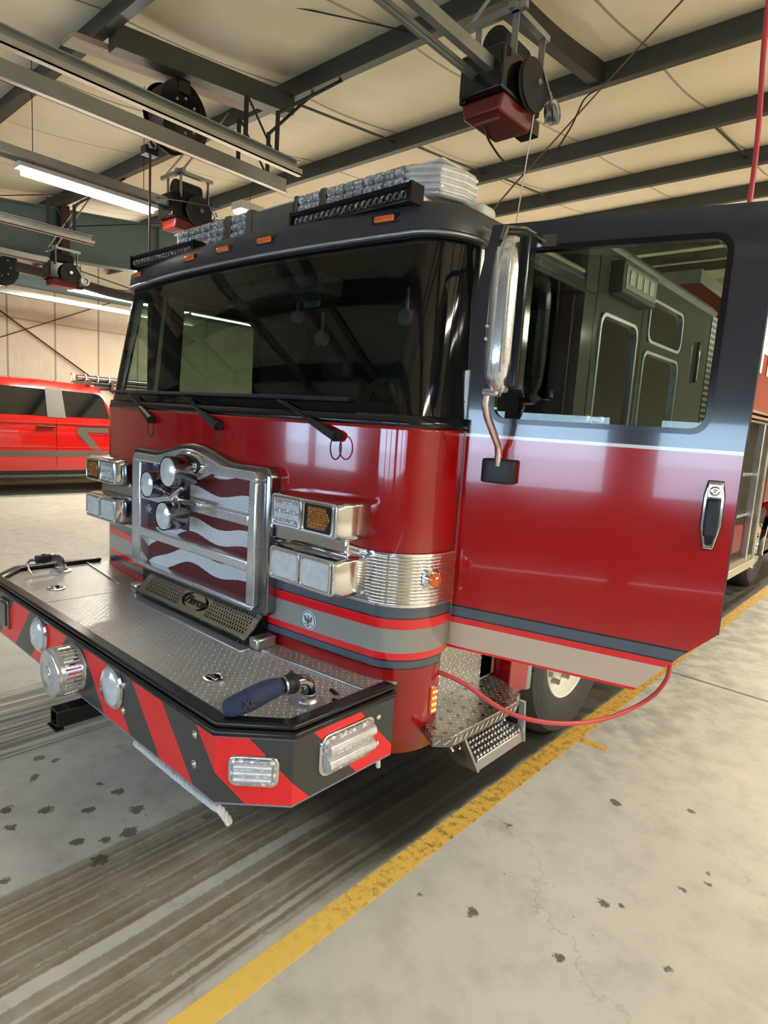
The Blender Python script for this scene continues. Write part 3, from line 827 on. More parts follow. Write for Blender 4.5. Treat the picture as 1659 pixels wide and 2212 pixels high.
# sloping mesh behind with the painted flag
def f_flag():
    x, y, z = coords()
    wv = esin((x + 0.02) * 14.28 + PI / 2) * 0.015 + 0.015 - epow(emax(x * -1.0, 0.0001), 2.1) * 0.8
    zz = z - wv
    st = fract((zz - 0.950) / 0.154) < 0.47
    c = cmix(st, (0.15, 0.006, 0.009), (0.86, 0.84, 0.80))
    canton = (x < -0.05) * (z > 1.128)
    u = (x + 0.5) / 0.11; v = (z - 1.14) / 0.085
    fu = fract(u + fract(floor_(v) * 0.5)) - 0.5; fv = fract(v) - 0.5
    an = E._m('ARCTAN2', fu * 0.11, fv * 0.085); rr = E._m('SQRT', fu * fu * 0.0121 + fv * fv * 0.0072)
    star = rr < (0.017 + 0.009 * E._m('COSINE', an * 5.0))
    c = cmix(canton, c, cmix(star, (0.008, 0.016, 0.05), (0.7, 0.7, 0.7)))
    P = 0.0098
    hx = x / P; hz = z / (P * 0.8)
    row = floor_(hz); gx = fract(hx + fract(row * 0.5)) - 0.5; gz = fract(hz) - 0.5
    hole = (gx * gx + gz * gz * 0.7) < 0.085
    c = cmix(hole, c, (0.02, 0.012, 0.012))
    return dict(color=c, rough=x * 0 + 0.35)
M_FLAG = mat('flag_mesh', fn=f_flag)
MB().b(-0.47, 0.50, -0.116, -0.108, 0.885, 1.45).build('grille_mesh', M_FLAG, gr, smooth=False)
# badge
bd = MB(); bd.lathe([(0.001, 0.02), (0.06, 0.018), (0.072, 0.008), (0.076, 0.0)], (0, 0, 0), (0, 0, 1), 36)
bd.xf(Matrix.Translation((0.02, yf - 0.002, 1.463)) @ FRONT @ Matrix.Diagonal((1.75, 0.78, 1, 1))); bd.build('badge', M_CHR, gr)
bd = MB(); bd.lathe([(0.001, 0.024), (0.064, 0.022), (0.069, 0.014)], (0, 0, 0), (0, 0, 1), 36)
bd.xf(Matrix.Translation((0.02, yf - 0.002, 1.463)) @ FRONT @ Matrix.Diagonal((1.75, 0.74, 1, 1))); bd.build('badge_face', M_BLACK, gr)
text_obj('Pierce', 'badge_lettering', M_WHITE, Matrix.Translation((0.02, yf - 0.028, 1.463)) @ FRONT, 0.082, gr, 0.001, 0.35, 1.0, 0.0012)
# perforated sill plate below, leaning towards the deck
pl = Matrix.Translation((0.0, -0.20, 0.765)) @ Matrix.Rotation(math.radians(-42), 4, 'X')   # local: x across, z up the slope
def f_slots():
    x, y, z = coords()
    x = x - 0.085
    row = floor_((z - 0.001) / 0.0165); fz = fract((z - 0.001) / 0.0165) - 0.5
    fx = fract(x / 0.019 + fract(row * 0.5)) - 0.5
    inr = (eabs(x) > 0.115) * (eabs(x) < 0.435) * (z > 0.018) * (z < 0.118)
    slot = (eabs(fx) < 0.26) * (eabs(fz) < 0.40) * inr
    return dict(color=cmix(slot, (0.62, 0.62, 0.60), (0.006, 0.006, 0.006)), metal=1 - slot, rough=slot * 0.4 + 0.22)
def local_thing(mb, name, m_, M, parent, **k):
    o = mb.build(name, m_, None, **k); o.matrix_world = M
    o.parent = parent; o.matrix_parent_inverse = world_of(parent).inverted()
    return o
sp = local_thing(MB().b(-0.40, 0.55, -0.004, 0.004, 0.0, 0.125).b(-0.40, 0.55, -0.05, 0.004, -0.006, 0.002), 'grille_sill', mat('slotted_chrome', metal=1.0, fn=f_slots), pl, TR, smooth=False)
LM = pl @ Matrix.Translation((0.085, -0.006, 0.065)) @ FRONT
ov = MB()
for s in (1, -1):
    ov.tube([Vector((s * 0.095 * math.cos(a), 0.042 * math.sin(a), 0)) for a in [(-1.05 + 2.1 * k / 14) for k in range(15)]], [0.0015 + 0.0065 * math.sin(PI * k / 14) for k in range(15)], 6)
o = ov.build('logo_brackets', M_GBLACK); o.matrix_world = LM; o.parent = sp; o.matrix_parent_inverse = world_of(sp).inverted()
text_obj('Pierce', 'logo_lettering', M_GBLACK, LM, 0.060, None, 0.001, 0.35, 1.0, 0.0008)
o = COL.objects['logo_lettering']; o.parent = sp; o.matrix_parent_inverse = world_of(sp).inverted()
for xq in (-0.455, 0.60): MB().b(xq - 0.03, xq + 0.03, -0.20, -0.10, 0.741, 0.790).build('sill_bracket', M_ALU, TR, bevel=0.008)
MB().b(-0.5, 0.55, -0.12, -0.09, 0.74, 0.89).build('radiator_gap', M_GBLACK, TR, smooth=False)
MB().b(-0.42, 0.60, -0.262, -0.212, 0.738, 0.750).build('sill_ledge', M_ALU, TR, bevel=0.004)

# round warning lamps standing on the grille
def round_lamp(x, z, r, y=-0.285, tilt=0.0, body=0.12):
    o = MB().lathe([(r * 0.98, 0.0), (r, 0.008), (r, body * 0.55), (r * 0.75, body * 0.9), (r * 0.3, body), (0.001, body)], (x, y, z), (0.0 + tilt, 1, 0), 32).build('round_lamp', M_DKCHR, TR)
    MB().lathe([(0.001, -0.010), (r * 0.6, -0.008), (r * 0.9, -0.001), (r * 0.92, 0.003)], (x, y + 0.002, z), (0.0 + tilt, 1, 0), 32).build('lens', M_LENS, o)
    return o
round_lamp(0.035, 1.430, 0.072, body=0.16); round_lamp(-0.156, 1.352, 0.064); round_lamp(-0.003, 1.222, 0.068)
MB().tube([(-0.156, -0.21, 1.33), (-0.07, -0.20, 1.30), (0.035, -0.20, 1.36)], 0.016, 8).tube([(-0.05, -0.17, 1.30), (-0.02, -0.20, 1.29), (0.0, -0.21, 1.23)], 0.022, 8).b(-0.13, 0.20, -0.21, -0.165, 1.285, 1.305).build('lamp_bracket', M_CHR, TR, bevel=0.004)

# -------- headlights, mirrored left and right
def headlight(s, z0, z1, kinds, nm):
    xi, xo = 0.662, 1.066
    def X(v): return s * v
    y0, y1 = -0.187, 0.02
    o_ = [(X(x), z) for x, z in rrect(xi, xo, z0, z1, 0.022, 4)]
    cxm = (xi + xo) / 2; czm = (z0 + z1) / 2
    m = MB()
    sc = lambda f, g: [(X(cxm + (x * s - cxm) * f), czm + (z - czm) * g) for x, z in o_]
    rows = []
    for yy, f, g in ((y1, 1.0, 1.05), (-0.10, 1.0, 1.03), (y0 + 0.028, 0.985, 0.99), (y0 + 0.004, 0.93, 0.86), (y0, 0.92, 0.84)):
        rows.append([(x, yy, z) for x, z in sc(f, g)])
    V = m.loft(rows, closed=True); m.bm.faces.new(V[-1]); m.bm.faces.new(V[0])
    h = m.build(nm, M_HOUS, TR, sharp=30)
    MB().ring([(X(x), z) for x, z in rrect(xi + 0.016, xo - 0.016, z0 + 0.008, z1 - 0.008, 0.016, 4)], [(X(x), z) for x, z in rrect(xi + 0.025, xo - 0.025, z0 + 0.016, z1 - 0.016, 0.012, 4)], 'y', y0 - 0.006, y0 + 0.006).build('housing_rim', M_CHROME, h, bevel=0.003)
    for k, kd in enumerate(kinds):
        a = xi + 0.026 + k * 0.178; b_ = a + 0.170
        fr_ = MB().ring([(X(x), z) for x, z in rrect(a, b_, z0 + 0.012, z1 - 0.012, 0.012)], [(X(x), z) for x, z in rrect(a + 0.010, b_ - 0.010, z0 + 0.022, z1 - 0.022, 0.010)], 'y', y0 - 0.010, y0 + 0.002)
        fr_.build('bezel', M_CHR, h, bevel=0.003)
        if kd == 'amber':
            MB().b(X(a + 0.01), X(b_ - 0.01), y0 - 0.003, y0 + 0.001, z0 + 0.02, z1 - 0.02).build('turn_back', M_GBLACK, h)
            q0, q1, zc = a + 0.028, b_ - 0.045, (z0 + z1) / 2
            if s < 0: q0, q1 = a + 0.03, b_ - 0.035
            hh = (z1 - z0) / 2 - 0.030
            pts = [(q0, zc - hh), (q1, zc - hh), (q1 + 0.022, zc), (q1, zc + hh), (q0, zc + hh)]
            MB().prism([(X(x), z) for x, z in pts], 'y', y0 - 0.007, y0 - 0.002).build('turn_lens', M_AMB, h, bevel=0.002)
        else:
            MB().prism([(X(x), z) for x, z in rrect(a + 0.010, b_ - 0.010, z0 + 0.022, z1 - 0.022, 0.012)], 'y', y0 - 0.006 if kd == 'lens' else y0 - 0.003, y0 + 0.001).build('lens', M_LENS, h, bevel=0.003)
            if kd == 'warn':
                for q in range(3):
                    zz = z0 + 0.035 + q * (z1 - z0 - 0.07) / 2
                    MB().cyl((X(a + 0.02), y0 - 0.004, zz), (X(b_ - 0.02), y0 - 0.004, zz), 0.008, seg=10).build('flash_tube', M_LED, h)
    return h
for s in (1, -1):
    headlight(s, 1.277, 1.420, ('warn', 'amber'), 'warning_lamp_housing')
    headlight(s, 1.062, 1.210, ('lens', 'lens'), 'headlight_housing')
    MB().b(s * 0.60, s * 1.03, -0.112, -0.03, 1.205, 1.280).build('lamp_spacer', M_CHR, TR, bevel=0.01)
    # fluted chrome band wrapping the corner
    rows = []
    for k in range(97):
        z = 1.032 + 0.205 * k / 96
        rib = 0.014 + (0.0032 * abs(math.sin(k * PI / 6)) if 5 < k < 91 else 0.005)
        pts = [(x, y, z) for x, y, _ in contour(1.2, rib, ymax=0.262) if x * s > 0.52]
        rows.append(pts)
    mq = MB(); mq.loft(rows); mq.build('fluted_band', M_CHR, TR, sharp=60)
# side turn lamp in the band
o = MB().lathe([(0.042, 0.0), (0.040, 0.014), (0.030, 0.022), (0.024, 0.022)], (1.252, 0.122, 1.141), (1, -0.25, 0), 28).build('side_lamp', M_CHR, TR)
MB().lathe([(0.027, 0.014), (0.027, 0.032), (0.018, 0.042), (0.001, 0.046)], (1.252, 0.122, 1.141), (1, -0.25, 0), 28).build('lens', M_ORG, o)
o = MB().b(1.25, 1.264, 0.172, 0.212, 0.580, 0.690).build('side_reflector', M_ORG, TR, bevel=0.004)
for k in range(8):
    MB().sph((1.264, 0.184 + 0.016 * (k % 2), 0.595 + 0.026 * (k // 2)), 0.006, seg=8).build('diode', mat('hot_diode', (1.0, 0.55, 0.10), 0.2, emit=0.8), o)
# small round seal
c = Vector((0.79, yfront(0.79) - 0.0125, 0.893))
sl = MB().lathe([(0.001, 0.002), (0.040, 0.002), (0.041, 0)], (0, 0, 0), (0, 0, 1), 32); sl.xf(Matrix.Translation(c) @ Matrix.Rotation(0.10, 4, 'Z') @ FRONT)
sl = sl.build('round_seal', M_WHITE, TR)
eg = MB()
T = Matrix.Translation(c + Vector((0, -0.0035, 0))) @ Matrix.Rotation(0.10, 4, 'Z') @ FRONT
def poly(m, pts, z=0.0):
    m.bm.faces.new([m.bm.verts.new((x, y, z)) for x, y in pts])
poly(eg, [(-.006, .010), (.006, .010), (.008, -.008), (0, -.020), (-.008, -.008)])
for s in (-1, 1):
    poly(eg, [(s * .008, -.002), (s * .013, .016), (s * .024, .018), (s * .020, .004), (s * .018, -.006), (s * .009, -.008)])
    poly(eg, [(s * .008, -.012), (s * .022, -.018), (s * .020, -.022), (s * .006, -.016)])
poly(eg, [(-.003, .012), (.004, .012), (.005, .020), (-.002, .021)]); poly(eg, [(-.006, -.020), (.006, -.020), (.008, -.028), (-.008, -.028)])
eg.xf(T); eg = eg.build('seal_eagle', mat('seal_grey', (0.10, 0.11, 0.13), 0.5), sl, smooth=False)
rg = MB().ring([(0.037 * math.cos(a), 0.037 * math.sin(a)) for a in [k * PI / 16 for k in range(32)]], [(0.034 * math.cos(a), 0.034 * math.sin(a)) for a in [k * PI / 16 for k in range(32)]], 'z', -0.0005, 0.0005); rg.xf(T)
rg.build('seal_ring', MATS['seal_grey'], sl, smooth=False)

# -------- wipers
for x, z in ((-0.454, 1.655), (0.178, 1.652), (0.892, 1.652)):
    y = yfront(x, 1.65)
    wp = MB().cyl((x, y, z), (x, y - 0.035, z), 0.022).build('wiper', M_BLACK, TR)
    e = Vector((x - 0.33, yfront(max(x - 0.33, -1.05), 1.78) - 0.03, z + 0.128)); b0 = Vector((x, y - 0.035, z))
    d = e - b0
    MB().tube([b0 + d * -0.04, b0 + d * 0.12, b0 + d * 0.42], [0.020, 0.019, 0.013], 8).build('arm_base', M_BLACK, wp)
    MB().tube([b0 + d * 0.38, b0 + d * 0.8, e], 0.006, 6).tube([b0 + d * 0.38 + Vector((0, 0, .012)), b0 + d * 0.8 + Vector((0, 0, .008)), e], 0.004, 6).build('arm', M_GBLACK, wp)
    bl = [Vector((e.x + q, yfront(max(-1.15, min(1.15, e.x + q)), 1.78) - 0.012, e.z + 0.012)) for q in (-0.36, -0.2, 0, 0.2, 0.36) if -1.16 < e.x + q < 1.1]
    MB().tube(bl, 0.009, 6).build('blade', M_BLACK, wp)
    MB().tube([b0 + Vector((0.02 + 0.030 * math.sin(a), -0.004, -0.045 - 0.045 * math.cos(a))) for a in [PI * 2 * k / 16 for k in range(16)]], 0.0028, 5, closed=True).build('washer_hose', M_BLACK, wp)

# -------- bumper
A_, C_, F_, SB, ZT, ZB = 1.063, 1.240, -0.673, -0.511, 0.717, 0.484
plan = [(C_, -0.035), (C_, SB), (A_, F_), (-A_, F_), (-C_, SB), (-C_, -0.035)]
def f_chev():
    x, z, y = coords('UV')
    u = eabs(x) - 0.085 + (z - 0.705) * 0.95
    st = fract(u / 0.434) < 0.5
    thin = between(fract(u / 0.217), 0.0, 0.012)
    c = cmix(st, (0.042, 0.041, 0.039), (0.85, 0.014, 0.016))
    edge = emax(z > 0.711, z < 0.490)
    c = cmix(edge, c, (0.22, 0.21, 0.26))
    n = noise(comb(x, y, z), 8, 3)
    return dict(color=c, rough=emix(n, 0.28, 0.42))
M_CHEV = mat('chevron_sheeting', fn=f_chev, coat=0.25)
m = MB(); uvl = m.bm.loops.layers.uv.new('UVMap')
ws = [-(1.063 + .2363 + .476), -(1.063 + .2363), -1.063, 1.063, 1.063 + .2363, 1.063 + .2363 + .476]
pl_ = list(reversed(plan))
for k in range(5):
    (x0, y0), (x1, y1) = pl_[k], pl_[k + 1]
    steps = 8 if k == 2 else 1
    for q in range(steps):
        a = q / steps; b_ = (q + 1) / steps
        P = [(lerp(x0, x1, a), lerp(y0, y1, a), lerp(ws[k], ws[k + 1], a)), (lerp(x0, x1, b_), lerp(y0, y1, b_), lerp(ws[k], ws[k + 1], b_))]
        vs = [m.bm.verts.new((P[0][0], P[0][1], ZB)), m.bm.verts.new((P[1][0], P[1][1], ZB)), m.bm.verts.new((P[1][0], P[1][1], ZT)), m.bm.verts.new((P[0][0], P[0][1], ZT))]
        f = m.bm.faces.new(vs)
        for lp, uv in zip(f.loops, ((P[0][2], ZB), (P[1][2], ZB), (P[1][2], ZT), (P[0][2], ZT))): lp[uvl].uv = (uv[0], uv[1])
BP = m.build('bumper', M_CHEV, TR, solid=0.012, smooth=False)
m = MB(); m.prism([(x * 0.985, y + 0.01 if y < -0.3 else y) for x, y in plan], 'z', 0.50, 0.70); m.build('bumper_core', M_GBLACK, BP, smooth=False)
# black two-step edge rail
def rail(name, off, z0, z1, wd, m_):
    def offp(d):
        k = d * math.tan(math.radians(20.5))
        return [(C_ + d, -0.035), (C_ + d, SB - k), (A_ + k, F_ - d), (-A_ - k, F_ - d), (-C_ - d, SB - k), (-C_ - d, -0.035)]
    o = offp(off); i = offp(off - wd)
    mm = MB(); 
    n = 6; V = []
    for (ax, ay_), (bx, by_) in zip(o, i):
        V.append([mm.bm.verts.new((ax, ay_, z0)), mm.bm.verts.new((ax, ay_, z1)), mm.bm.verts.new((bx, by_, z1)), mm.bm.verts.new((bx, by_, z0))])
    for P, Q in zip(V, V[1:]):
        for k in range(4): mm.bm.faces.new((P[k], P[(k + 1) % 4], Q[(k + 1) % 4], Q[k]))
    mm.bm.faces.new(V[0]); mm.bm.faces.new(V[-1])
    return mm.build(name, m_, BP, bevel=min(0.011, (z1 - z0) * 0.42), seg=3)
M_RAIL = mat('black_edge_rubber', (0.010, 0.010, 0.011), 0.28, fn=lambda: (lambda c: dict(color=c[0] * 0 + 0.011, rough=noise(comb(*c), 20, 2) * 0.08 + 0.20))(coords()))
rail('edge_rail', 0.022, 0.7175, 0.742, 0.07, M_RAIL); rail('edge_rail', 0.010, 0.742, 0.764, 0.055, M_RAIL)
# tread plate deck: main lid with side pieces
d = 0.040
deck = [(C_ - d, 0.10), (C_ - d, SB + 0.016), (A_ - 0.016, F_ + d), (-A_ + 0.016, F_ + d), (-C_ + d, SB + 0.016), (-C_ + d, 0.10)]
def clip(poly, x0, x1):
    from itertools import chain
    def cl_(P, f, g):
        R_ = []
        for i in range(len(P)):
            a, b_ = P[i], P[(i + 1) % len(P)]
            if f(a): R_.append(a)
            if f(a) != f(b_): R_.append(g(a, b_))
        return R_
    def at(v): return lambda a, b_: (v, a[1] + (b_[1] - a[1]) * (v - a[0]) / (b_[0] - a[0]))
    P = cl_(poly, lambda p: p[0] >= x0, at(x0)); return cl_(P, lambda p: p[0] <= x1, at(x1))
for a, b_ in ((-2, -0.522), (-0.516, 2)):
    MB().prism(clip(deck, a, b_), 'z', 0.728, 0.740).build('tread_deck', M_DIA, BP, bevel=0.002, seg=1)
MB().prism(clip(deck, -2, 2), 'z', 0.700, 0.7275).build('deck_base', M_GBLACK, BP, smooth=False)
# raised strip lying before the cab corners
for s in (-1, 1): MB().box((s * 0.92, -0.155, 0.744), (0.56, 0.012, 0.010), Matrix.Rotation(s * 0.10, 3, 'Z')).build('deck_strip', M_ALU, BP, bevel=0.003)
# recessed pull latches
def latch(x, y):
    o = MB().lathe([(0.052, 0.0), (0.052, 0.006), (0.044, 0.008), (0.038, 0.004), (0.034, -0.001)], (x, y, 0.739), (0, 0, 1), 28)
    o.xf(Matrix.Translation((x, y, 0)) @ Matrix.Diagonal((1.0, 0.8, 1, 1)) @ Matrix.Translation((-x, -y, 0))); o = o.build('deck_latch', M_ALU, BP)
    MB().lathe([(0.037, 0.0), (0.001, 0.0)], (x, y, 0.7415), (0, 0, 1), 24).xf(Matrix.Translation((x, y, 0)) @ Matrix.Diagonal((1.0, 0.8, 1, 1)) @ Matrix.Translation((-x, -y, 0))).build('recess', M_GBLACK, o)
    MB().b(x - 0.030, x + 0.028, y - 0.020, y - 0.004, 0.742, 0.750).tube([(x - 0.03, y + 0.012, 0.745), (x, y + 0.024, 0.747), (x + 0.03, y + 0.010, 0.745)], 0.006, 6).build('paddle', M_CHR, o, bevel=0.003)
latch(0.745, -0.475); latch(-0.745, -0.475)
# bolts
for x in (0.451, -0.451, 0.948, -0.948):
    for z in (0.671, 0.568):
        MB().sph((x, F_ - 0.006, z), 0.0115, (1, 0.75, 1), 12).cyl((x, F_ - 0.002, z), (x, F_ - 0.008, z), 0.014).build('bolt', M_CHR, BP)
for z in (0.662, 0.560): MB().sph((C_ + 0.006, -0.119, z), 0.0115, (0.75, 1, 1), 12).build('bolt', M_CHR, BP)
# round clear lamps
for x in (0.371, -0.371):
    o = MB().lathe([(0.086, 0.0), (0.088, 0.008), (0.080, 0.014), (0.074, 0.012)], (x, F_ - 0.006, 0.638), (0, -1, 0), 36).build('round_bumper_lamp', M_CHR, BP)
    q = MB().lathe([(0.076, 0.008), (0.072, 0.022), (0.05, 0.034), (0.001, 0.040)], (x, F_ - 0.006, 0.638), (0, -1, 0), 36); q.build('lens', M_LENS, o)
# rounded strobe lamps on the chamfers and sides
def strobe(c, ang, wd, hg, rib=3):
    Mx = Matrix.Translation(c) @ Matrix.Rotation(ang, 4, 'Z')
    o = MB().prism(rrect(-wd / 2, wd / 2, -hg / 2, hg / 2, hg * 0.27, 6), 'y', -0.016, 0.004).xf(Mx).build('strobe_lamp', M_CHR, BP, bevel=0.006, seg=3)
    MB().prism(rrect(-wd / 2 + 0.010, wd / 2 - 0.010, -hg / 2 + 0.010, hg / 2 - 0.010, hg * 0.22, 6), 'y', -0.024, -0.014).xf(Mx).build('lens', M_LED, o, bevel=0.007, seg=3)
    for k in range(rib):
        z = -hg / 2 + 0.02 + (hg - 0.04) * (k + 0.5) / rib
        MB().cyl((-wd / 2 + 0.022, -0.023, z), (wd / 2 - 0.022, -0.023, z), (hg - 0.04) / rib * 0.42, seg=14).xf(Mx).build('lens_tube', M_LENS, o)
for s in (1, -1):
    a = s * math.atan2(SB - F_, C_ - A_)
    cc = Vector((s * (A_ + C_) / 2, (F_ + SB) / 2, 0.605)); strobe(cc, a, 0.162, 0.104)
    strobe(Vector((s * C_, SB + 0.236, 0.612)), s * PI / 2, 0.262, 0.150, 2)
# grey box lamp at far left of the bumper front
bx = MB().b(-0.90, -0.79, F_ - 0.02, F_, 0.545, 0.695).build('grey_lamp_box', M_DKCHR, BP, bevel=0.006)
MB().b(-0.885, -0.805, F_ - 0.028, F_ - 0.018, 0.56, 0.68).build('lens', mat('smoked_lens', (0.10, 0.11, 0.09), 0.2), bx, bevel=0.004)
# chrome siren drum with grilled sides
sx, sz = 0.015, 0.602
pr_ = [(0.001, 0.125), (0.030, 0.127), (0.034, 0.121), (0.050, 0.121), (0.056, 0.117), (0.088, 0.117), (0.096, 0.115), (0.102, 0.106)]
for k in range(12): pr_ += [(0.1035, 0.100 - k * 0.0076), (0.1005, 0.0965 - k * 0.0076)]
pr_ += [(0.104, 0.008), (0.104, 0.0)]
o = MB().lathe(pr_, (sx, F_, sz), (0, -1, 0), 48).build('siren', M_CHROME, BP, sharp=50)
for k in range(36):
    a = 2 * PI * k / 36
    MB().b(-0.0035, 0.0035, -0.03, 0.03, 0.1015, 0.1045).xf(Matrix.Translation((sx, F_ - 0.055, sz)) @ Matrix.Rotation(a, 4, 'Y')).build('siren_fin', M_CHR, o, smooth=False)
# receiver tube below the bumper
m = MB(); m.ring([(0.0 + x, 0.395 + z) for x, z in ((-.037, -.037), (.037, -.037), (.037, .037), (-.037, .037))], [(x, 0.395 + z) for x, z in ((-.028, -.028), (.028, -.028), (.028, .028), (-.028, .028))], 'y', -0.765, -0.35)
m.build('tow_receiver', M_GBLACK, BP, bevel=0.003)
MB().b(-0.045, 0.045, -0.775, -0.74, 0.35, 0.358).b(-0.6, 0.6, -0.45, -0.3, 0.36, 0.50).build('receiver_frame', M_GBLACK, BP)
# chrome elbow outlets, the right one wearing a blue sleeve
def elbow(bx_, by_, dirx, diry, name='discharge_elbow'):
    d = Vector((dirx, diry, 0)).normalized()
    pts = [Vector((bx_, by_, 0.74)), Vector((bx_, by_, 0.775))]
    for k in range(7):
        a = PI / 2 * k / 6; pts.append(Vector((bx_, by_, 0.785)) + Vector((0, 0, 0.042 * math.sin(a))) + d * 0.042 * (1 - math.cos(a)))
    pts.append(pts[-1] + d * 0.02)
    o = MB().tube(pts, 0.024, 18).build(name, M_DKCHR, BP)
    MB().lathe([(0.058, 0.0), (0.058, 0.006), (0.040, 0.010), (0.036, 0.020), (0.030, 0.024), (0.030, 0.034), (0.026, 0.038)], (bx_, by_, 0.740), (0, 0, 1), 28).build('swivel_base', M_ALU, o)
    return o, pts[-1], d
o, p, d = elbow(1.115, -0.345, -0.10, -1.0)
MB().cyl(p - d * 0.004, p + d * 0.045, 0.033, seg=20).cyl(p + d * 0.005, p + d * 0.014, 0.037, seg=12).build('coupling', M_BLACK, o, bevel=0.002)
for k in range(3): MB().cyl(p + d * 0.012 + Vector((0, 0, 0.033)), p + d * 0.012 + Vector((0, 0, 0.044)), 0.006, seg=8).build('coupling_lug', M_BLACK, o) if k == 0 else None
c0 = p + d * 0.042
sl = [c0, c0 + Vector((-0.004, -0.045, 0.002)), c0 + Vector((-0.010, -0.095, -0.008)), c0 + Vector((-0.022, -0.140, -0.024)), c0 + Vector((-0.036, -0.180, -0.036)), c0 + Vector((-0.046, -0.205, -0.040))]
rs = [0.030, 0.034, 0.038, 0.038, 0.035, 0.024]
mm = MB().tube(sl, rs, 20)
for v in mm.bm.verts:
    n_ = math.sin(v.co.x * 90) * math.cos(v.co.y * 70 + v.co.z * 60); v.co.z += 0.003 * n_; v.co.x += 0.002 * n_
    if v.co.z < 0.768: v.co.z = 0.768
sv = mm.build('hose_sleeve', M_BLUEF, o, sub=1)
MB().cyl(c0 - d * 0.001, c0 + d * 0.006, 0.0335, seg=20).build('sleeve_band', M_ALU, o)
text_obj('XL', 'sleeve_print', M_NAVY, Matrix.Translation(sl[3] + Vector((0.040, -0.010, 0.012))) @ Matrix.Rotation(math.radians(76), 4, 'Z') @ Matrix.Rotation(math.radians(-22), 4, 'X') @ FRONT, 0.032, o, 0.0015, 0.1, 1, 0.0015)
MB().box((1.185, -0.262, 0.744), (0.055, 0.010, 0.008), Matrix.Rotation(0.3, 3, 'Z')).box((1.12, -0.225, 0.744), (0.05, 0.012, 0.008), Matrix.Rotation(-0.2, 3, 'Z')).build('rope_cleat', M_GBLACK, o, bevel=0.002)
o, p, d = elbow(-1.09, -0.32, 0.1, -1.0)
MB().cyl(p - d * 0.004, p + d * 0.075, 0.024, seg=18).cyl(p + d * 0.02, p + d * 0.04, 0.029, seg=12).build('coupling', M_BLACK, o, bevel=0.002)
q = p + d * 0.075
MB().tube([q, q + Vector((0.01, -0.035, 0.002)), q + Vector((0.015, -0.05, -0.015)), q + Vector((0.02, -0.045, -0.045)), q + Vector((0.03, -0.03, -0.075))], 0.008, 8).build('chrome_hook', M_CHR, o)
# white braided rope slung under the bumper front
rp = thing('rope', 'white twisted rope slung under the bottom edge of the bumper', 'rope', (0.83, -0.64, 0.46))
for k in range(3):
    pts = []
    for i in range(121):
        t_ = i / 120; x = lerp(0.53, 1.115, t_); a = t_ * 2 * PI * 15 + k * 2 * PI / 3
        if x < 1.06: yb_ = -0.668
        else: yb_ = -0.668 + (x - 1.06) * 0.3
        pts.append((x, yb_ + 0.0065 * math.cos(a), 0.466 - 0.004 * math.sin(PI * t_) + 0.0065 * math.sin(a) - (0.035 * max(0, (t_ - 0.93) / 0.07))))
    MB().tube(pts, 0.0078, 6).build('strand', mat('white_rope', (0.62, 0.61, 0.56), 0.8, var=0.15), rp)
# cable tie end hanging from the bumper's right rear corner
MB().tube([(1.21, -0.07, 0.50), (1.215, -0.068, 0.455), (1.21, -0.06, 0.43)], 0.009, 8).b(1.14, 1.2, -0.16, -0.05, 0.455, 0.485).build('cable_end', M_WHITE, BP)

# -------- driver door, swung open about its front hinge
HA = math.radians(14.4)
DM = Matrix.Translation((1.235, 0.285, 0)) @ Matrix.Rotation(HA, 4, 'Z')     # local x: along the door, y: into the door, z: up
def D(mb, name, m_, parent, **k):
    mb.xf(DM); return mb.build(name, m_, parent, **k)
dpts = [(0.0, 0.832), (0.715, 0.832), (0.844, 0.984), (0.948, 1.086), (0.948, 1.69), (0.955, 2.17), (0.918, 2.452), (0.05, 2.452), (0.0, 2.20)]
win = rrect(0.10, 0.838, 1.742, 2.366, 0.055, 6)
dm = MB(); bm_ = dm.bm
# door skin with a window hole: build as strips between outline samples and window
def door_skin(m, y0, y1):
    xs_ = [0.0, 0.10, 0.155, 0.783, 0.838, 0.955]
    # lower panel
    m.prism([(0.0, 0.832), (0.715, 0.832), (0.844, 0.984), (0.948, 1.086), (0.948, 1.69), (0.949, 1.742), (0.0, 1.742)], 'y', y0, y1)
    m.prism([(0.0, 1.742), (0.10, 1.742), (0.10, 2.366), (0.06, 2.452), (0.05, 2.452), (0.0, 2.20)], 'y', y0, y1)
    m.prism([(0.838, 1.742), (0.949, 1.742), (0.955, 2.17), (0.929, 2.366), (0.838, 2.366)], 'y', y0, y1)
    m.prism([(0.10, 2.366), (0.929, 2.366), (0.918, 2.452), (0.06, 2.452)], 'y', y0, y1)
    # rounded window corners
    for cx_, cz_, a0 in ((0.783, 2.311, 0), (0.155, 2.311, 90), (0.155, 1.797, 180), (0.783, 1.797, 270)):
        cor = (cx_ + (0.055 if a0 in (0, 270) else -0.055), cz_ + (0.055 if a0 in (0, 90) else -0.055))
        arc = [(cx_ + 0.055 * math.cos(math.radians(a0 + 15 * k)), cz_ + 0.055 * math.sin(math.radians(a0 + 15 * k))) for k in range(7)]
        for p, q in zip(arc, arc[1:]): m.prism([cor, p, q], 'y', y0, y1)
door_skin(dm, 0.0, 0.012)
DOOR = D(dm, 'cab_door', M_DOOR, TR, smooth=False)
dm = MB(); door_skin(dm, 0.012, 0.045)
D(dm, 'door_inner', M_DARK2, DOOR, smooth=False)
D(MB().ring(rrect(0.096, 0.842, 1.738, 2.370, 0.058, 6), rrect(0.114, 0.824, 1.757, 2.351, 0.045, 6), 'y', -0.005, 0.03), 'window_rubber', M_GBLACK, DOOR)
D(MB().b(0.10, 0.838, 0.010, 0.014, 1.742, 2.366), 'door_glass', M_DGLASS, DOOR, smooth=False)
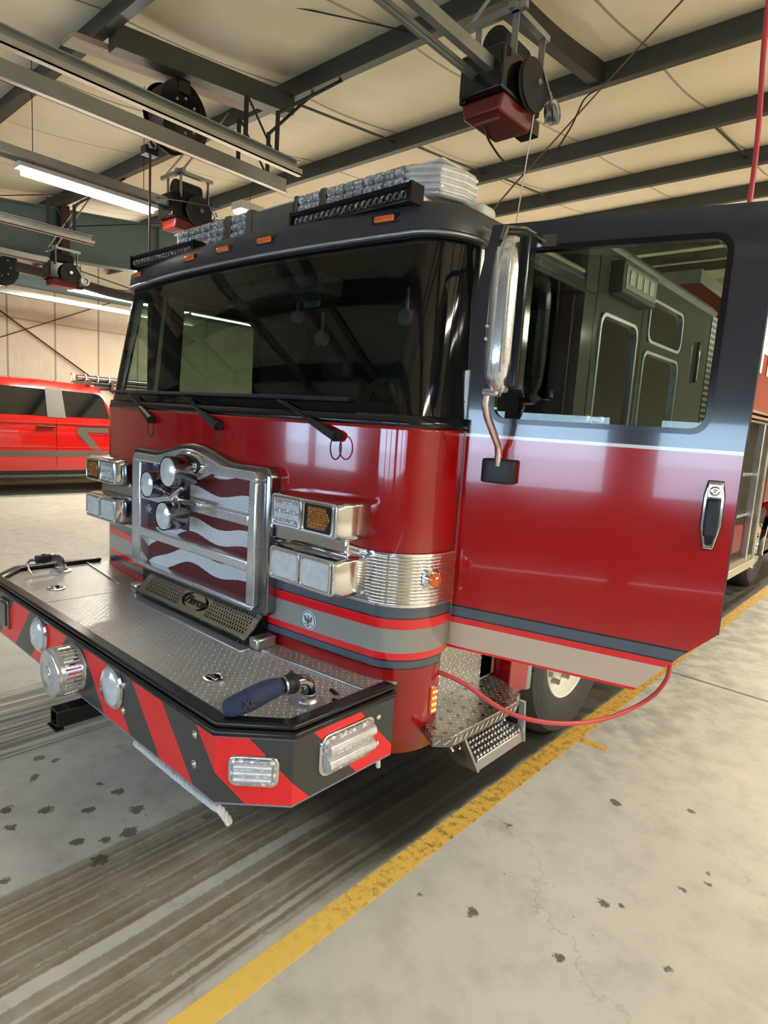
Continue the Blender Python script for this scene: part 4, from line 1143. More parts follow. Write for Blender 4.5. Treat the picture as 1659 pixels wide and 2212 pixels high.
# piano hinge
hg = MB(); 
for k in range(9):
    z = 0.87 + k * 0.118; hg.cyl((-0.006, -0.010, z), (-0.006, -0.010, z + 0.112), 0.008, seg=10)
hg.b(-0.008, 0.010, -0.012, 0.0, 0.87, 1.93)
D(hg, 'door_hinge', M_GALV, DOOR)
# bevelled edge catching light at the right
D(MB().tube([(0.948, 0.005, 1.086), (0.949, 0.005, 1.70), (0.956, 0.005, 2.17), (0.919, 0.005, 2.452)], 0.005, 6), 'door_edge', M_GREYP, DOOR)
# pull handle: chrome surround with black grip and lock
hp = [(0.850, 1.545), (0.858, 1.595), (0.905, 1.595), (0.914, 1.545), (0.914, 1.445), (0.898, 1.365), (0.866, 1.365), (0.850, 1.445)]
hd = D(MB().prism(hp, 'y', -0.008, 0.002), 'door_handle', M_GBLACK, DOOR, bevel=0.003)
inn = [((x - 0.882) * 0.62 + 0.882, (z - 1.48) * 0.80 + 1.475) for x, z in hp]
D(MB().ring([((x - 0.882) * 0.92 + 0.882, (z - 1.48) * 0.95 + 1.48) for x, z in hp], inn, 'y', -0.020, -0.006), 'handle_surround', M_CHR, hd, bevel=0.003)
D(MB().b(0.861, 0.903, -0.026, -0.010, 1.41, 1.535), 'handle_grip', M_BLACK, hd, bevel=0.008)
D(MB().b(0.860, 0.904, -0.024, -0.012, 1.54, 1.585).lathe([(0.017, 0.0), (0.017, 0.006), (0.008, 0.008), (0.001, 0.006)], (0.882, -0.024, 1.562), (0, -1, 0), 20), 'handle_lock', M_CHR, hd, bevel=0.003)
# mirror on its bent chrome arm, outside the door
mr = D(MB().prism(rrect(0.230, 0.268, 1.845, 2.335, 0.015, 4), 'y', -0.262, -0.175), 'mirror', M_GBLACK, TR, bevel=0.012, seg=3)
sh_ = MB(); rows = []
for k in range(11):
    t_ = k / 10; z = 1.840 + 0.495 * t_
    e_ = 1 - 0.55 * (abs(t_ - 0.5) * 2) ** 6
    rows.append([(0.194 - 0.058 * math.cos(a) * e_ , -0.215 - 0.075 * math.sin(a) * e_ , z) for a in [2 * PI * q / 24 for q in range(24)]])
V = sh_.loft(rows, closed=True); sh_.bm.faces.new(V[0]); sh_.bm.faces.new(V[-1])
D(sh_, 'mirror_shell', M_CHROME, mr, sharp=60)
D(MB().tube([(0.175, -0.288, 1.90), (0.175, -0.289, 2.29)], 0.005, 6).tube([(0.212, -0.283, 1.90), (0.212, -0.284, 2.29)], 0.005, 6).sph((0.158, -0.288, 2.045), 0.007, seg=8).sph((0.158, -0.288, 2.005), 0.007, seg=8), 'shell_rib', M_CHROME, mr)
D(MB().tube([(0.16, -0.21, 2.33), (0.165, -0.20, 2.372), (0.20, -0.12, 2.39), (0.23, -0.03, 2.385), (0.245, 0.0, 2.38)], 0.013, 10).b(0.20, 0.29, -0.012, 0.0, 2.36, 2.40), 'mirror_bracket', M_DKCHR, mr)
D(MB().tube([(0.155, -0.22, 1.85), (0.150, -0.215, 1.80), (0.148, -0.18, 1.76), (0.158, -0.12, 1.70), (0.163, -0.07, 1.66), (0.160, -0.045, 1.63), (0.160, -0.040, 1.58)], 0.0135, 12), 'mirror_arm', M_CHR, mr)
D(MB().prism([(0.095, -0.0), (0.095, -0.035), (0.12, -0.050), (0.20, -0.050), (0.225, -0.035), (0.225, 0.0)], 'z', 1.515, 1.605), 'mirror_mount', M_BLACK, mr, bevel=0.008)
D(MB().b(0.14, 0.20, -0.245, -0.185, 1.825, 1.85), 'mirror_collar', M_CHR, mr, bevel=0.008)

# -------- steps
ST = MB().prism([(1.10, 0.22), (1.24, 0.16), (1.335, 0.10), (1.388, 0.155), (1.400, 0.62), (1.36, 0.72), (1.20, 0.79), (1.10, 0.79)], 'z', 0.500, 0.545).build('cab_step', M_DIA_S, TR, bevel=0.004)
def strip_face(p0, p1, nm='step_edge'):
    a = Vector((*p0, 0)); b_ = Vector((*p1, 0)); d = (b_ - a); L_ = d.length; d.normalize()
    n_ = max(1, int(L_ / 0.034)); m = MB()
    nrm = Vector((d.y, -d.x, 0))
    for k in range(n_):
        c_ = a + d * (k + 0.5) * L_ / n_ + nrm * 0.002
        q = Matrix((d, nrm, Vector((0, 0, 1)))).transposed() @ Matrix.Rotation(math.radians(-38), 3, 'Y')
        m.box((c_.x, c_.y, 0.522), (0.030, 0.003, 0.007), q)
    return m.build(nm, M_ALU, ST, bevel=0.001, seg=1)
strip_face((1.27, 0.141), (1.335, 0.10)); strip_face((1.335, 0.10), (1.388, 0.155)); strip_face((1.388, 0.155), (1.400, 0.62))
for i in range(7):
    for j in range(5):
        x = 1.15 + j * 0.05 + (i % 2) * 0.02; y = 0.16 + i * 0.08
        if x < 1.37 and y < 0.7: MB().lathe([(0.0085, 0.5462), (0.001, 0.5462)], (x, y, 0), (0, 0, 1), 10).build('grip_hole', M_GBLACK, ST)
MB().b(1.13, 1.15, 0.20, 0.80, 0.545, 0.86).build('step_riser', M_DIA_V, TR, smooth=False)
MB().b(1.10, 1.15, 0.70, 0.83, 0.545, 0.80).build('riser_plate', M_GALV, TR, bevel=0.005)
MB().b(1.13, 1.235, 0.84, 1.02, 0.44, 0.86).build('rocker', M_RED, TR, bevel=0.006)
MB().b(1.0, 1.20, 1.02, 1.08, 0.46, 0.88).cyl((1.20, 1.05, 0.42), (1.20, 1.05, 0.86), 0.035).build('step_tank', M_GALV, TR, bevel=0.01)
MB().b(-1.2, 1.14, 0.12, 3.3, 0.78, 0.86).build('cab_floor', M_GBLACK, TR, smooth=False)
# lower step with serrated tread
ls = MB().b(1.215, 1.345, 0.43, 0.84, 0.268, 0.325).build('lower_step', M_ALU, TR, bevel=0.004)
tr_ = MB()
for j in range(4):
    for i in range(15):
        tr_.sph((1.232 + j * 0.031, 0.448 + i * 0.0268, 0.324), 0.0125, (1, 0.75, 0.9), 8)
tr_.build('serrated_tread', M_CHR, ls)
for y, lean in ((0.43, -0.75), (0.82, -0.35)):
    bk = MB(); p_ = [(1.205, 0.50), (1.375, 0.50), (1.350, 0.268), (1.225, 0.268)]
    inn = [(1.238, 0.478), (1.345, 0.478), (1.322, 0.345), (1.252, 0.345)]
    bk.ring(p_, inn, 'y', y, y + 0.014)
    for v in bk.bm.verts: v.co.y += (v.co.z - 0.268) * lean
    bk.build('step_bracket', M_ALU, ls)

# -------- wheels and chassis
def wheel(x, y, r, s=1, w_=0.28, name='wheel'):
    pr = [(r * 0.56, 0.0), (r * 0.60, 0.012), (r * 0.80, 0.030), (r * 0.93, 0.016), (r * 0.985, -0.03), (r, -0.06), (r, -w_ + 0.06), (r * 0.98, -w_ + 0.02), (r * 0.8, -w_), (r * 0.56, -w_ + 0.01)]
    ty = MB().lathe(pr, (x, y, r), (s, 0, 0), 64).build(name, M_TYRE, TR)
    g_ = MB()
    for k in range(4): g_.lathe([(r + 0.001, -0.08 - k * 0.04), (r + 0.001, -0.088 - k * 0.04)], (x, y, r), (s, 0, 0), 48)
    g_.build('tread_groove', M_GBLACK, ty)
    rim = MB().lathe([(r * 0.575, -0.004), (r * 0.56, 0.006), (r * 0.545, 0.002), (r * 0.52, -0.05), (r * 0.48, -0.07), (r * 0.30, -0.05), (r * 0.26, -0.03), (r * 0.24, 0.03), (r * 0.20, 0.06), (0.001, 0.07)], (x, y, r), (s, 0, 0), 48).build('rim', M_CREAM if name == 'wheel' else M_CHR, ty)
    for k in range(10):
        a = 2 * PI * k / 10
        MB().cyl((x - s * 0.07, y + r * 0.40 * math.cos(a), r + r * 0.40 * math.sin(a)), (x - s * 0.02, y + r * 0.40 * math.cos(a), r + r * 0.40 * math.sin(a)), 0.017, seg=8).build('wheel_nut', M_DKCHR, rim)
    for k in range(28):
        a = 2 * PI * k / 28
        if k % 4 != 3:
            MB().box((0, 0, 0), (0.004, 0.030, 0.006)).xf(Matrix.Translation((x + s * 0.022, y, r)) @ Matrix.Rotation(a, 4, 'X') @ Matrix.Translation((0, 0, r * 0.87)) @ Matrix.Rotation(0.8 * (k % 2), 4, 'X')).build('tyre_mark', M_DARK2, ty, smooth=False)
    return ty
wheel(1.20, 1.58, 0.50); wheel(-1.20, 1.58, 0.50, -1)
wheel(1.08, 6.98, 0.515, name='rear_wheel'); wheel(-1.08, 6.98, 0.515, -1, name='rear_wheel')
wheel(0.74, 6.98, 0.515, name='rear_wheel'); wheel(-0.74, 6.98, 0.515, -1, name='rear_wheel')
MB().b(0.40, 0.50, 0.0, 9.6, 0.60, 0.86).b(-0.50, -0.40, 0.0, 9.6, 0.60, 0.86).b(-1.0, 1.0, 1.60, 1.76, 0.42, 0.58).b(-0.9, 0.9, 6.9, 7.06, 0.42, 0.6).b(-0.7, 0.7, 0.1, 1.2, 0.50, 0.80).build('chassis', M_GBLACK, TR, smooth=False)
for s in (1, -1):
    m = MB()
    m.ring([(1.58 + 0.60 * math.cos(a), 0.50 + 0.62 * math.sin(a)) for a in [PI * k / 20 for k in range(21)]] + [(0.98, 0.50)], [(1.58 + 0.57 * math.cos(a), 0.50 + 0.58 * math.sin(a)) for a in [PI * k / 20 for k in range(21)]] + [(1.01, 0.50)], 'x', s * 1.22, s * 1.0)
    m.build('wheel_arch', M_GBLACK, TR)
# -------- rear body
M_BODY = mat('body_red', (0.46, 0.03, 0.02), 0.14, coat=0.5)
M_GOLD = mat('trim_cream', (0.50, 0.42, 0.30), 0.35, 0.3)
BX = 1.235
bd = MB()
bd.b(-BX, BX, 3.55, 4.86, 0.55, 2.05); bd.build('pump_panel', M_ALU, TR, bevel=0.01)
bo = MB(); bo.b(-BX, BX, 4.86, 9.6, 2.04, 2.98).b(-BX, 0.55, 4.86, 9.6, 0.55, 2.05).b(0.5, BX, 5.98, 6.30, 1.95, 2.05).b(0.5, BX, 7.62, 9.6, 0.55, 2.05).b(0.5, BX, 6.02, 7.62, 1.12, 2.05)
BODY = bo.build('rear_body', M_BODY, TR, smooth=False)
for z0, z1, m_ in ((2.035, 2.06, M_GOLD), (1.985, 2.01, M_GOLD), (1.945, 1.965, M_ALU)): MB().b(BX, BX + 0.012, 4.86, 9.6, z0, z1).build('body_trim', m_, BODY)
M_LOCK = mat('compartment_metal', (0.30, 0.27, 0.20), 0.4, 0.6, var=0.3)
MB().b(0.55, 0.58, 4.88, 5.98, 0.55, 2.0).b(0.55, BX, 4.86, 4.90, 0.5, 2.0).b(0.55, BX, 5.94, 5.98, 0.5, 2.0).b(0.55, BX, 4.9, 5.95, 0.50, 0.56).build('compartment', M_LOCK, BODY, smooth=False)
for z in (1.42, 1.0): MB().b(0.58, 1.20, 4.9, 5.6 if z > 1.2 else 5.94, z, z + 0.03).build('compartment_shelf', M_ALU, BODY, bevel=0.004)
for y in (5.62, 5.98): MB().b(1.18, BX + 0.01, y, y + 0.05, 0.52, 1.96).build('compartment_post', M_ALU, BODY, bevel=0.004)
MB().b(0.9, 1.20, 5.05, 5.55, 0.62, 0.92).build('stored_red_case', mat('muted_red', (0.20, 0.02, 0.02), 0.5), BODY, bevel=0.03)
MB().b(0.8, 1.15, 5.0, 5.5, 1.6, 1.9).build('stored_black_bag', M_BLACK, BODY, bevel=0.05)
MB().b(0.55, BX + 0.02, 4.84, 6.06, 0.42, 0.50).build('body_rail', M_GOLD, BODY, bevel=0.01)
m = MB(); m.ring([(6.98 + 0.66 * math.cos(a), 0.50 + 0.66 * math.sin(a)) for a in [PI * k / 20 for k in range(21)]], [(6.98 + 0.60 * math.cos(a), 0.50 + 0.60 * math.sin(a)) for a in [PI * k / 20 for k in range(21)]], 'x', BX - 0.02, BX + 0.03)
m.build('fender_ring', M_CHR, BODY)
MB().b(0.9, BX + 0.02, 6.05, 6.45, 1.12, 1.80).build('fender_panel', mat('deep_red_panel', (0.18, 0.006, 0.008), 0.2, coat=0.4), BODY, bevel=0.01)
text_obj('H', 'body_lettering', M_WHITE, Matrix.Translation((BX + 0.006, 5.22, 2.60)) @ RIGHTSIDE, 0.62, BODY, 0.002, 0, 1.0, 0.01)
MB().b(-1.1, 1.1, 3.4, 9.5, 2.9, 3.0).build('body_top', M_ALU, TR, smooth=False)
MB().b(-1.15, 1.15, 3.36, 3.56, 0.6, 2.5).build('body_gap', M_GBLACK, TR, smooth=False)

# -------- door air hose
def smooth_path(P, n=12):
    P = [Vector(p) for p in P]; out = []
    for i in range(len(P) - 1):
        p0, p1, p2, p3 = P[max(i - 1, 0)], P[i], P[i + 1], P[min(i + 2, len(P) - 1)]
        for k in range(n):
            t_ = k / n
            out.append(0.5 * ((2 * p1) + (p2 - p0) * t_ + (2 * p0 - 5 * p1 + 4 * p2 - p3) * t_ * t_ + (3 * p1 - p0 - 3 * p2 + p3) * t_ ** 3))
    return out + [P[-1]]
HP = [(1.18, 0.22, 0.745), (1.22, 0.26, 0.725), (1.309, 0.317, 0.69), (1.47, 0.42, 0.59), (1.60, 0.58, 0.54), (1.70, 0.82, 0.515), (1.80, 1.00, 0.57), (1.872, 1.02, 0.68), (1.895, 1.00, 0.82), (1.915, 1.0, 1.3), (1.95, 1.0, 2.63), (1.922, 1.0, 3.24), (1.90, 1.0, 4.10)]
ah = thing('air_hose', 'red air hose hanging from the roof and looping under the open door to the step', 'hose', (1.9, 1.0, 0.52))
MB().tube(smooth_path(HP), 0.0095, 10).build('hose_line', M_HOSE, ah)
MB().cyl((1.17, 0.215, 0.75), (1.225, 0.262, 0.722), 0.014, seg=12).cyl((1.15, 0.20, 0.758), (1.178, 0.22, 0.746), 0.020, seg=12).build('coupling', M_CHR, ah)

# ================================================================== PICKUP
PK = thing('pickup_truck', 'bright red pickup with grey side stripes parked against the left wall', 'pickup truck', (-10.4, 2.4, 0))
PX0, PX1 = -11.45, -9.5
M_PR = mat('pickup_red', (0.55, 0.008, 0.006), 0.12, coat=0.7)
M_GREY2 = mat('grey_stripe', (0.10, 0.095, 0.08), 0.4)
cabp = [(-0.2, 1.28), (0.55, 1.40), (0.75, 1.46), (1.28, 2.04), (1.50, 2.115), (2.6, 2.12), (3.55, 2.085), (3.72, 2.03), (3.92, 1.46), (5.6, 1.44), (5.62, 0.62), (5.5, 0.46), (-1.0, 0.46), (-1.1, 0.75), (-1.05, 1.15)]
m = MB(); rows = []
def sect(y, zt, zs=None):
    """cross section of the pickup at y with top height zt"""
    c = (PX0 + PX1) / 2; hw = (PX1 - PX0) / 2
    if zt > 1.6:
        P = [(hw - 0.03, 0.46), (hw, 0.60), (hw, 0.95), (hw - 0.012, 1.30), (hw - 0.05, 1.43), (hw - 0.19, zt - 0.10), (hw - 0.26, zt - 0.03), (hw - 0.45, zt)]
    else:
        P = [(hw - 0.03, 0.46), (hw, 0.60), (hw, 0.95), (hw - 0.012, min(1.30, zt - 0.06)), (hw - 0.05, zt - 0.02), (hw - 0.10, zt), (hw - 0.2, zt), (hw - 0.45, zt)]
    return [(c + x, y, z) for x, z in P] + [(c - x, y, z) for x, z in reversed(P)]
for y, zt in ((-1.10, 1.05), (-1.02, 1.24), (-0.2, 1.34), (0.60, 1.42), (0.62, 1.44), (1.30, 2.03), (1.55, 2.11), (2.6, 2.125), (3.50, 2.09), (3.70, 2.04), (3.92, 1.45), (3.95, 1.44), (5.55, 1.43), (5.62, 1.38)):
    rows.append(sect(y, zt))
V = m.loft(rows, closed=True); m.bm.faces.new(V[0]); m.bm.faces.new(V[-1])
PB = m.build('pickup_body', M_PR, PK, sharp=32)
# side glass sits on the leaning upper side
def gx(z, zt=2.11): return PX1 - lerp(0.05, 0.19, (z - 1.43) / (zt - 0.10 - 1.43)) + 0.004
def gpoly(pts, off, name, m_, parent, side=1):
    mm = MB()
    c = (PX0 + PX1) / 2
    A = [mm.bm.verts.new(((gx(z) + off - c) * side + c, y, z)) for y, z in pts]
    mm.bm.faces.new(A)
    o = mm.build(name, m_, parent, solid=0.006, smooth=False); return o
for sd in (1, -1):
    gpoly([(1.20, 1.455), (2.66, 1.455), (2.66, 1.93), (1.62, 1.955), (1.45, 1.90)], 0.002, 'side_glass', M_PGLASS, PK, sd)
    gpoly([(2.66, 1.43), (2.98, 1.43), (2.95, 1.955), (2.66, 1.955)], 0.006, 'door_pillar', mat('matte_pillar', (0.16, 0.15, 0.13), 0.45), PK, sd)
    gpoly([(2.98, 1.455), (3.80, 1.455), (3.72, 1.80), (3.66, 1.89), (3.55, 1.915), (2.95, 1.93)], 0.002, 'rear_side_glass', M_PGLASS, PK, sd)
for y in (1.15, 2.80, 3.93): MB().b(PX1 - 0.002, PX1 + 0.002, y - 0.004, y + 0.004, 0.55, 1.40).build('door_seam', M_GBLACK, PK, smooth=False)
for y in (2.62,): MB().b(PX1 + 0.0, PX1 + 0.035, y - 0.16, y + 0.14, 1.235, 1.27).build('pickup_door_handle', M_GBLACK, PK, bevel=0.008)
MB().b(PX1, PX1 + 0.035, 3.75, 3.92, 1.235, 1.27).build('pickup_door_handle', M_GBLACK, PK, bevel=0.008)
# graphics
def side_poly(pts, m_, nm='side_stripe', off=0.003):
    mm = MB(); mm.prism(pts, 'x', PX1 - 0.001, PX1 + off); return mm.build(nm, m_, PK, smooth=False)
side_poly([(-0.8, 0.72), (5.4, 0.72), (5.4, 0.82), (-0.8, 0.82)], M_GREY2)
side_poly([(3.20, 1.27), (5.2, 1.27), (5.2, 1.18), (3.34, 1.18), (3.62, 0.84), (3.45, 0.84), (3.16, 1.16), (3.16, 1.25)], M_GREY2)
M_DKR = mat('dark_red_stripe', (0.22, 0.01, 0.01), 0.4)
side_poly([(3.16, 1.30), (5.2, 1.30), (5.2, 1.315), (3.16, 1.315)], M_DKR); side_poly([(3.16, 1.08), (3.19, 1.08), (3.40, 0.84), (3.37, 0.84)], M_DKR); side_poly([(3.40, 1.145), (5.2, 1.145), (5.2, 1.13), (3.42, 1.13)], M_DKR)
for z in (0.885, 1.325): MB().cyl((PX1 - 0.002, -0.6, z), (PX1 - 0.002, 5.4, z), 0.010, seg=8).build('crease', M_PR, PK)
MB().b(PX0, PX1 - 0.03, -0.6, 5.4, 0.40, 0.50).build('pickup_chassis', M_GBLACK, PK, smooth=False)
MB().tube([(PX1 - 0.05, 1.1, 0.42), (PX1 + 0.06, 1.2, 0.36), (PX1 + 0.06, 3.6, 0.36), (PX1 - 0.05, 3.7, 0.42)], 0.035, 8).build('running_board', M_BLACK, PK)
for s, xx in ((1, PX1), (-1, PX0)):
    for y in (0.1, 4.65):
        ar = MB().cyl((xx - s * 0.25, y, 0.52), (xx + s * 0.004, y, 0.52), 0.50, seg=36).build('pickup_wheel_arch', M_GBLACK, PK)
        ty = MB().lathe([(0.24, 0.0), (0.30, 0.015), (0.37, 0.01), (0.405, -0.03), (0.405, -0.22), (0.37, -0.26), (0.2, -0.26)], (xx - s * 0.0, y, 0.405), (s, 0, 0), 40).build('pickup_wheel', M_TYRE, PK)
        MB().lathe([(0.245, 0.002), (0.22, -0.03), (0.10, -0.02), (0.07, 0.02), (0.001, 0.02)], (xx, y, 0.405), (s, 0, 0), 30).build('pickup_rim', M_ALU, ty)
MB().b(PX0 + 0.05, PX1 - 0.05, -1.25, -1.05, 0.50, 0.78).build('pickup_bumper', M_CHR, PK, bevel=0.03)
MB().b(PX0 + 0.35, PX1 - 0.35, -1.13, -1.06, 0.82, 1.15).build('pickup_grille', M_GBLACK, PK, bevel=0.03)
for x in (PX0 + 0.2, PX1 - 0.2): MB().b(x - 0.13, x + 0.13, -1.13, -1.03, 0.88, 1.12).build('pickup_headlight', M_LENS, PK, bevel=0.03)
wg = MB(); c = (PX0 + PX1) / 2
wg.bm.faces.new([wg.bm.verts.new(p) for p in ((c - 0.78, 0.72, 1.52), (c + 0.78, 0.72, 1.52), (c + 0.66, 1.24, 2.0), (c - 0.66, 1.24, 2.0))]); wg.build('pickup_windscreen', M_PGLASS, PK, solid=0.01, smooth=False)
# roof roll with hoops, above the rear doors
rk = MB().cyl((-9.85, 3.30, 2.20), (-9.85, 4.7, 2.20), 0.055, seg=12).b(-10.5, -9.7, 3.45, 3.52, 2.07, 2.16).b(-10.5, -9.7, 3.9, 3.96, 2.0, 2.16).build('rack_roll', M_DKCHR, PK)
for y in (3.22, 3.45, 3.68, 3.90, 4.15): MB().tube([(-9.85 + 0.075 * math.cos(a), y, 2.20 + 0.075 * math.sin(a)) for a in [2 * PI * k / 14 for k in range(14)]], 0.012, 6, closed=True).build('rack_hoop', M_CREAM, rk)
MB().b(-10.6, -9.75, 3.5, 4.9, 2.085, 2.125).build('roof_rack', M_GBLACK, PK, bevel=0.01)

# ================================================================== DOOR TRACKS, OPENERS, REELS
ZTk = 3.5
def hangs(x, y, z, parent, r=0.012, m_=M_BLACK):
    MB().b(x - r, x + r, y - r, y + r, z, zb(y) + 0.21 * 0 + 0.02).build('hanger', m_, parent, smooth=False)
def track(x, y1, label, face=1, z=ZTk, group='horizontal tracks of the overhead doors'):
    t = thing('door_track', label, 'door track', (x, y1, z), group)
    m = MB()
    m.b(x - 0.004, x + 0.004, -4.9, y1, z - 0.005, z + 0.085).b(x - 0.004, x + 0.045 * face, -4.9, y1, z + 0.077, z + 0.085)
    m.build('angle_rail', M_GALV, t, smooth=False)
    m = MB(); m.b(x, x + 0.05 * face, -4.9, y1 + 0.02, z - 0.012, z - 0.004).b(x + 0.042 * face, x + 0.05 * face, -4.9, y1 + 0.02, z - 0.012, z + 0.03)
    m.cyl((x + 0.025 * face, -4.9, z + 0.012), (x + 0.025 * face, y1 + 0.02, z + 0.012), 0.008, seg=6)
    m.build('roller_channel', M_ALU, t, smooth=False)
    for yy, zt in ((y1 - 0.18, z + 0.37), (y1 - 0.45, z + 0.37)):
        MB().b(x - 0.014, x - 0.004, yy - 0.016, yy + 0.016, z + 0.02, zt).build('hanger', M_BLACK, t, smooth=False)
    MB().tube([(x - 0.012, y1 - 0.18, z + 0.36), (x - 0.012, 1.862, zb(1.862) + 0.01)], 0.012, 4).tube([(x - 0.012, y1 - 0.20, z + 0.08), (x - 0.012, y1 - 0.43, z + 0.36)], 0.010, 4).build('brace', M_BLACK, t)
    return t
track(-1.25, 1.43, 'galvanised overhead door track nearest the cab roof at upper left', 1)
track(-1.58, 1.60, 'galvanised door track just left of and behind the nearest one', -1)
track(-4.86, 1.46, 'pale door track crossing in front of the teal beam', 1)
track(-9.70, 5.6, 'door track low over the left wall, farthest left', 1)
track(2.95, 1.5, 'door track over the walkway, right of the camera view', -1); track(2.55, 1.5, 'door track beside the right bay, outside the view', 1)
def opener(x, y, z, label, rail_z=ZTk, sc=1.0, flip=1):
    t = thing('door_opener', label, 'door opener', (x, y, z), 'electric door openers under the roof')
    # rails: two parallel bars running forward
    rl = MB().b(x - 0.055, x - 0.035, -4.85, y, rail_z - 0.02, rail_z + 0.02).b(x + 0.035, x + 0.075, -4.85, y, rail_z - 0.01, rail_z + 0.05).b(x - 0.03, x - 0.02, -4.85, y, rail_z - 0.005, rail_z + 0.005)
    rl.build('rail', M_GALV, t, smooth=False)
    MB().b(x - 0.13, x + 0.13, y - 0.02, y + 0.38, z - 0.02, z + 0.19).build('motor_frame', M_GBLACK, t, bevel=0.012)
    MB().cyl((x + 0.02, y + 0.05, z + 0.25), (x + 0.02, y + 0.30, z + 0.25), 0.075, seg=20).build('motor', M_BLACK, t, bevel=0.008)
    cv = MB().prism([(x - 0.12, z - 0.105), (x + 0.10, z - 0.105), (x + 0.125, z - 0.02), (x - 0.135, z - 0.02)], 'y', y + 0.02, y + 0.34).build('cover', M_DRED, t, bevel=0.014)
    MB().b(x - 0.09, x + 0.06, y + 0.08, y + 0.10, z - 0.108, z - 0.104).build('cover_label', mat('faded_label', (0.30, 0.16, 0.15), 0.4), cv, smooth=False)
    MB().b(x - 0.14, x - 0.10, y + 0.0, y + 0.14, z - 0.03, z + 0.06).build('junction_box', M_GBLACK, t, bevel=0.006)
    MB().b(x + 0.0, x + 0.11, y + 0.34, y + 0.42, z - 0.10, z - 0.02).build('junction_box', M_GBLACK, t, bevel=0.006)
    pu = MB().lathe([(0.02, -0.012), (0.125, -0.012), (0.118, 0.0), (0.125, 0.012), (0.02, 0.012)], (x + 0.165, y + 0.22, z + 0.07), (1, 0, 0), 30).build('pulley', M_BLACK, t)
    MB().cyl((x + 0.13, y + 0.22, z + 0.07), (x + 0.21, y + 0.22, z + 0.07), 0.02, seg=12).build('pulley_hub', M_CHR, pu)
    MB().lathe([(0.0, 0.0), (0.055, 0.0), (0.06, 0.01), (0.045, 0.012), (0.045, 0.03), (0.06, 0.032), (0.06, 0.04)], (x + 0.17, y + 0.40, z + 0.0), (1, 0, 0), 24).build('chain_wheel', M_ALU, t)
    MB().tube([(x + 0.18, y + 0.30, z + 0.16), (x + 0.20, y + 0.36, z + 0.05), (x + 0.19, y + 0.33, z - 0.08), (x + 0.21, y + 0.42, z - 0.04), (x + 0.18, y + 0.38, z + 0.10)], 0.006, 6).build('hand_chain', M_GALV, t)
    # punched angle hangers
    for dx, dy in ((-0.08, 0.05), (0.14, 0.05), (0.14, 0.32)):
        yy = y + dy
        MB().b(x + dx - 0.018, x + dx + 0.018, yy - 0.003, yy + 0.003, z + 0.15, z + 0.36).build('punched_strap', M_GALV, t, smooth=False)
    MB().b(x - 0.18, x + 0.20, y + 0.03, y + 0.06, z + 0.34, z + 0.375).cyl((x - 0.15, y + 0.045, z + 0.36), (x - 0.15, y + 0.5, zb(y + 0.5) + 0.1), 0.01, seg=5).cyl((x + 0.17, y + 0.045, z + 0.36), (x + 0.17, y + 0.5, zb(y + 0.5) + 0.1), 0.01, seg=5).b(x + 0.12, x + 0.16, y, y + 0.36, z + 0.34, z + 0.37).build('cross_angle', M_GALV, t, smooth=False)
    if label.startswith('black and red door opener hanging'):
        cp = [(0.57, 1.18, 3.36), (0.569, 1.2, 3.325), (0.488, 1.4, 3.304), (0.383, 1.8, 3.344), (0.394, 2.2, 3.508), (0.328, 2.6, 3.857), (0.163, 3.1, 4.299), (0.16, 3.3, 4.45)]
    else: cp = [(x + 0.13, y + 0.4, z), (x + 0.2, y + 0.9, z - 0.02), (x + 0.5, y + 1.6, z + 0.1)]
    MB().tube(smooth_path(cp), 0.006, 6).build('cable', M_BLACK, t)
    return t
opener(0.61, 1.10, 3.42, 'black and red door opener hanging at the end of the right-hand rail')
opener(-2.82, 1.26, 3.42, 'black and red door opener above the left end of the cab roof')
opener(-6.40, 1.55, 3.33, 'small far door opener in front of the teal beam at far left')
# reels
def reel(c, r, label, ax=(1, 0.25, 0), cord=True, top=None):
    t = thing('hose_reel', label, 'hose reel', c, 'hose reels under the roof')
    c = Vector(c); a = Vector(ax).normalized()
    o = MB().lathe([(0.001, -0.09), (r, -0.09), (r, -0.075), (r * 0.75, -0.07), (r * 0.75, 0.07), (r, 0.075), (r, 0.09), (0.001, 0.09)], c, a, 40).build('spool', M_GBLACK, t, sharp=30)
    MB().lathe([(r * 0.90, -0.07), (r * 0.94, 0), (r * 0.90, 0.07)], c, a, 40).build('wound_hose', mat('reel_hose', (0.10, 0.02, 0.015), 0.5), t)
    for k in range(8):
        q = a.to_track_quat('Z', 'Y').to_matrix() @ Vector((r * 0.5 * math.cos(k * PI / 4), r * 0.5 * math.sin(k * PI / 4), 0.092)); MB().sph(c + q, 0.012, seg=8).sph(c + q - a * 0.184, 0.012, seg=8).build('spool_bolt', M_GALV, o)
    MB().ring([(c.x - 0.11, c.z + r * 0.6), (c.x + 0.11, c.z + r * 0.6), (c.x + 0.11, c.z + r * 1.02), (c.x - 0.11, c.z + r * 1.02)], [(c.x - 0.06, c.z + r * 0.68), (c.x + 0.06, c.z + r * 0.68), (c.x + 0.06, c.z + r * 0.92), (c.x - 0.06, c.z + r * 0.92)], 'y', c.y - 0.05, c.y + 0.05).build('reel_bracket', M_GBLACK, t, bevel=0.006)
    return t
rl = reel((-1.97, 0.86, 3.86), 0.235, 'big black hose reel hanging under the wooden plank at upper left')
MB().b(-2.20, -2.12, 0.70, 0.80, 3.60, 3.66).sph((-2.16, 0.75, 3.63), 0.035, seg=10).build('hose_guide', M_BLACK, rl)
MB().lathe([(0.04, -0.02), (0.045, 0), (0.04, 0.02)], (-2.15, 0.75, 3.66), (0, 0, 1), 16).build('guide_ring', M_ALU, rl)
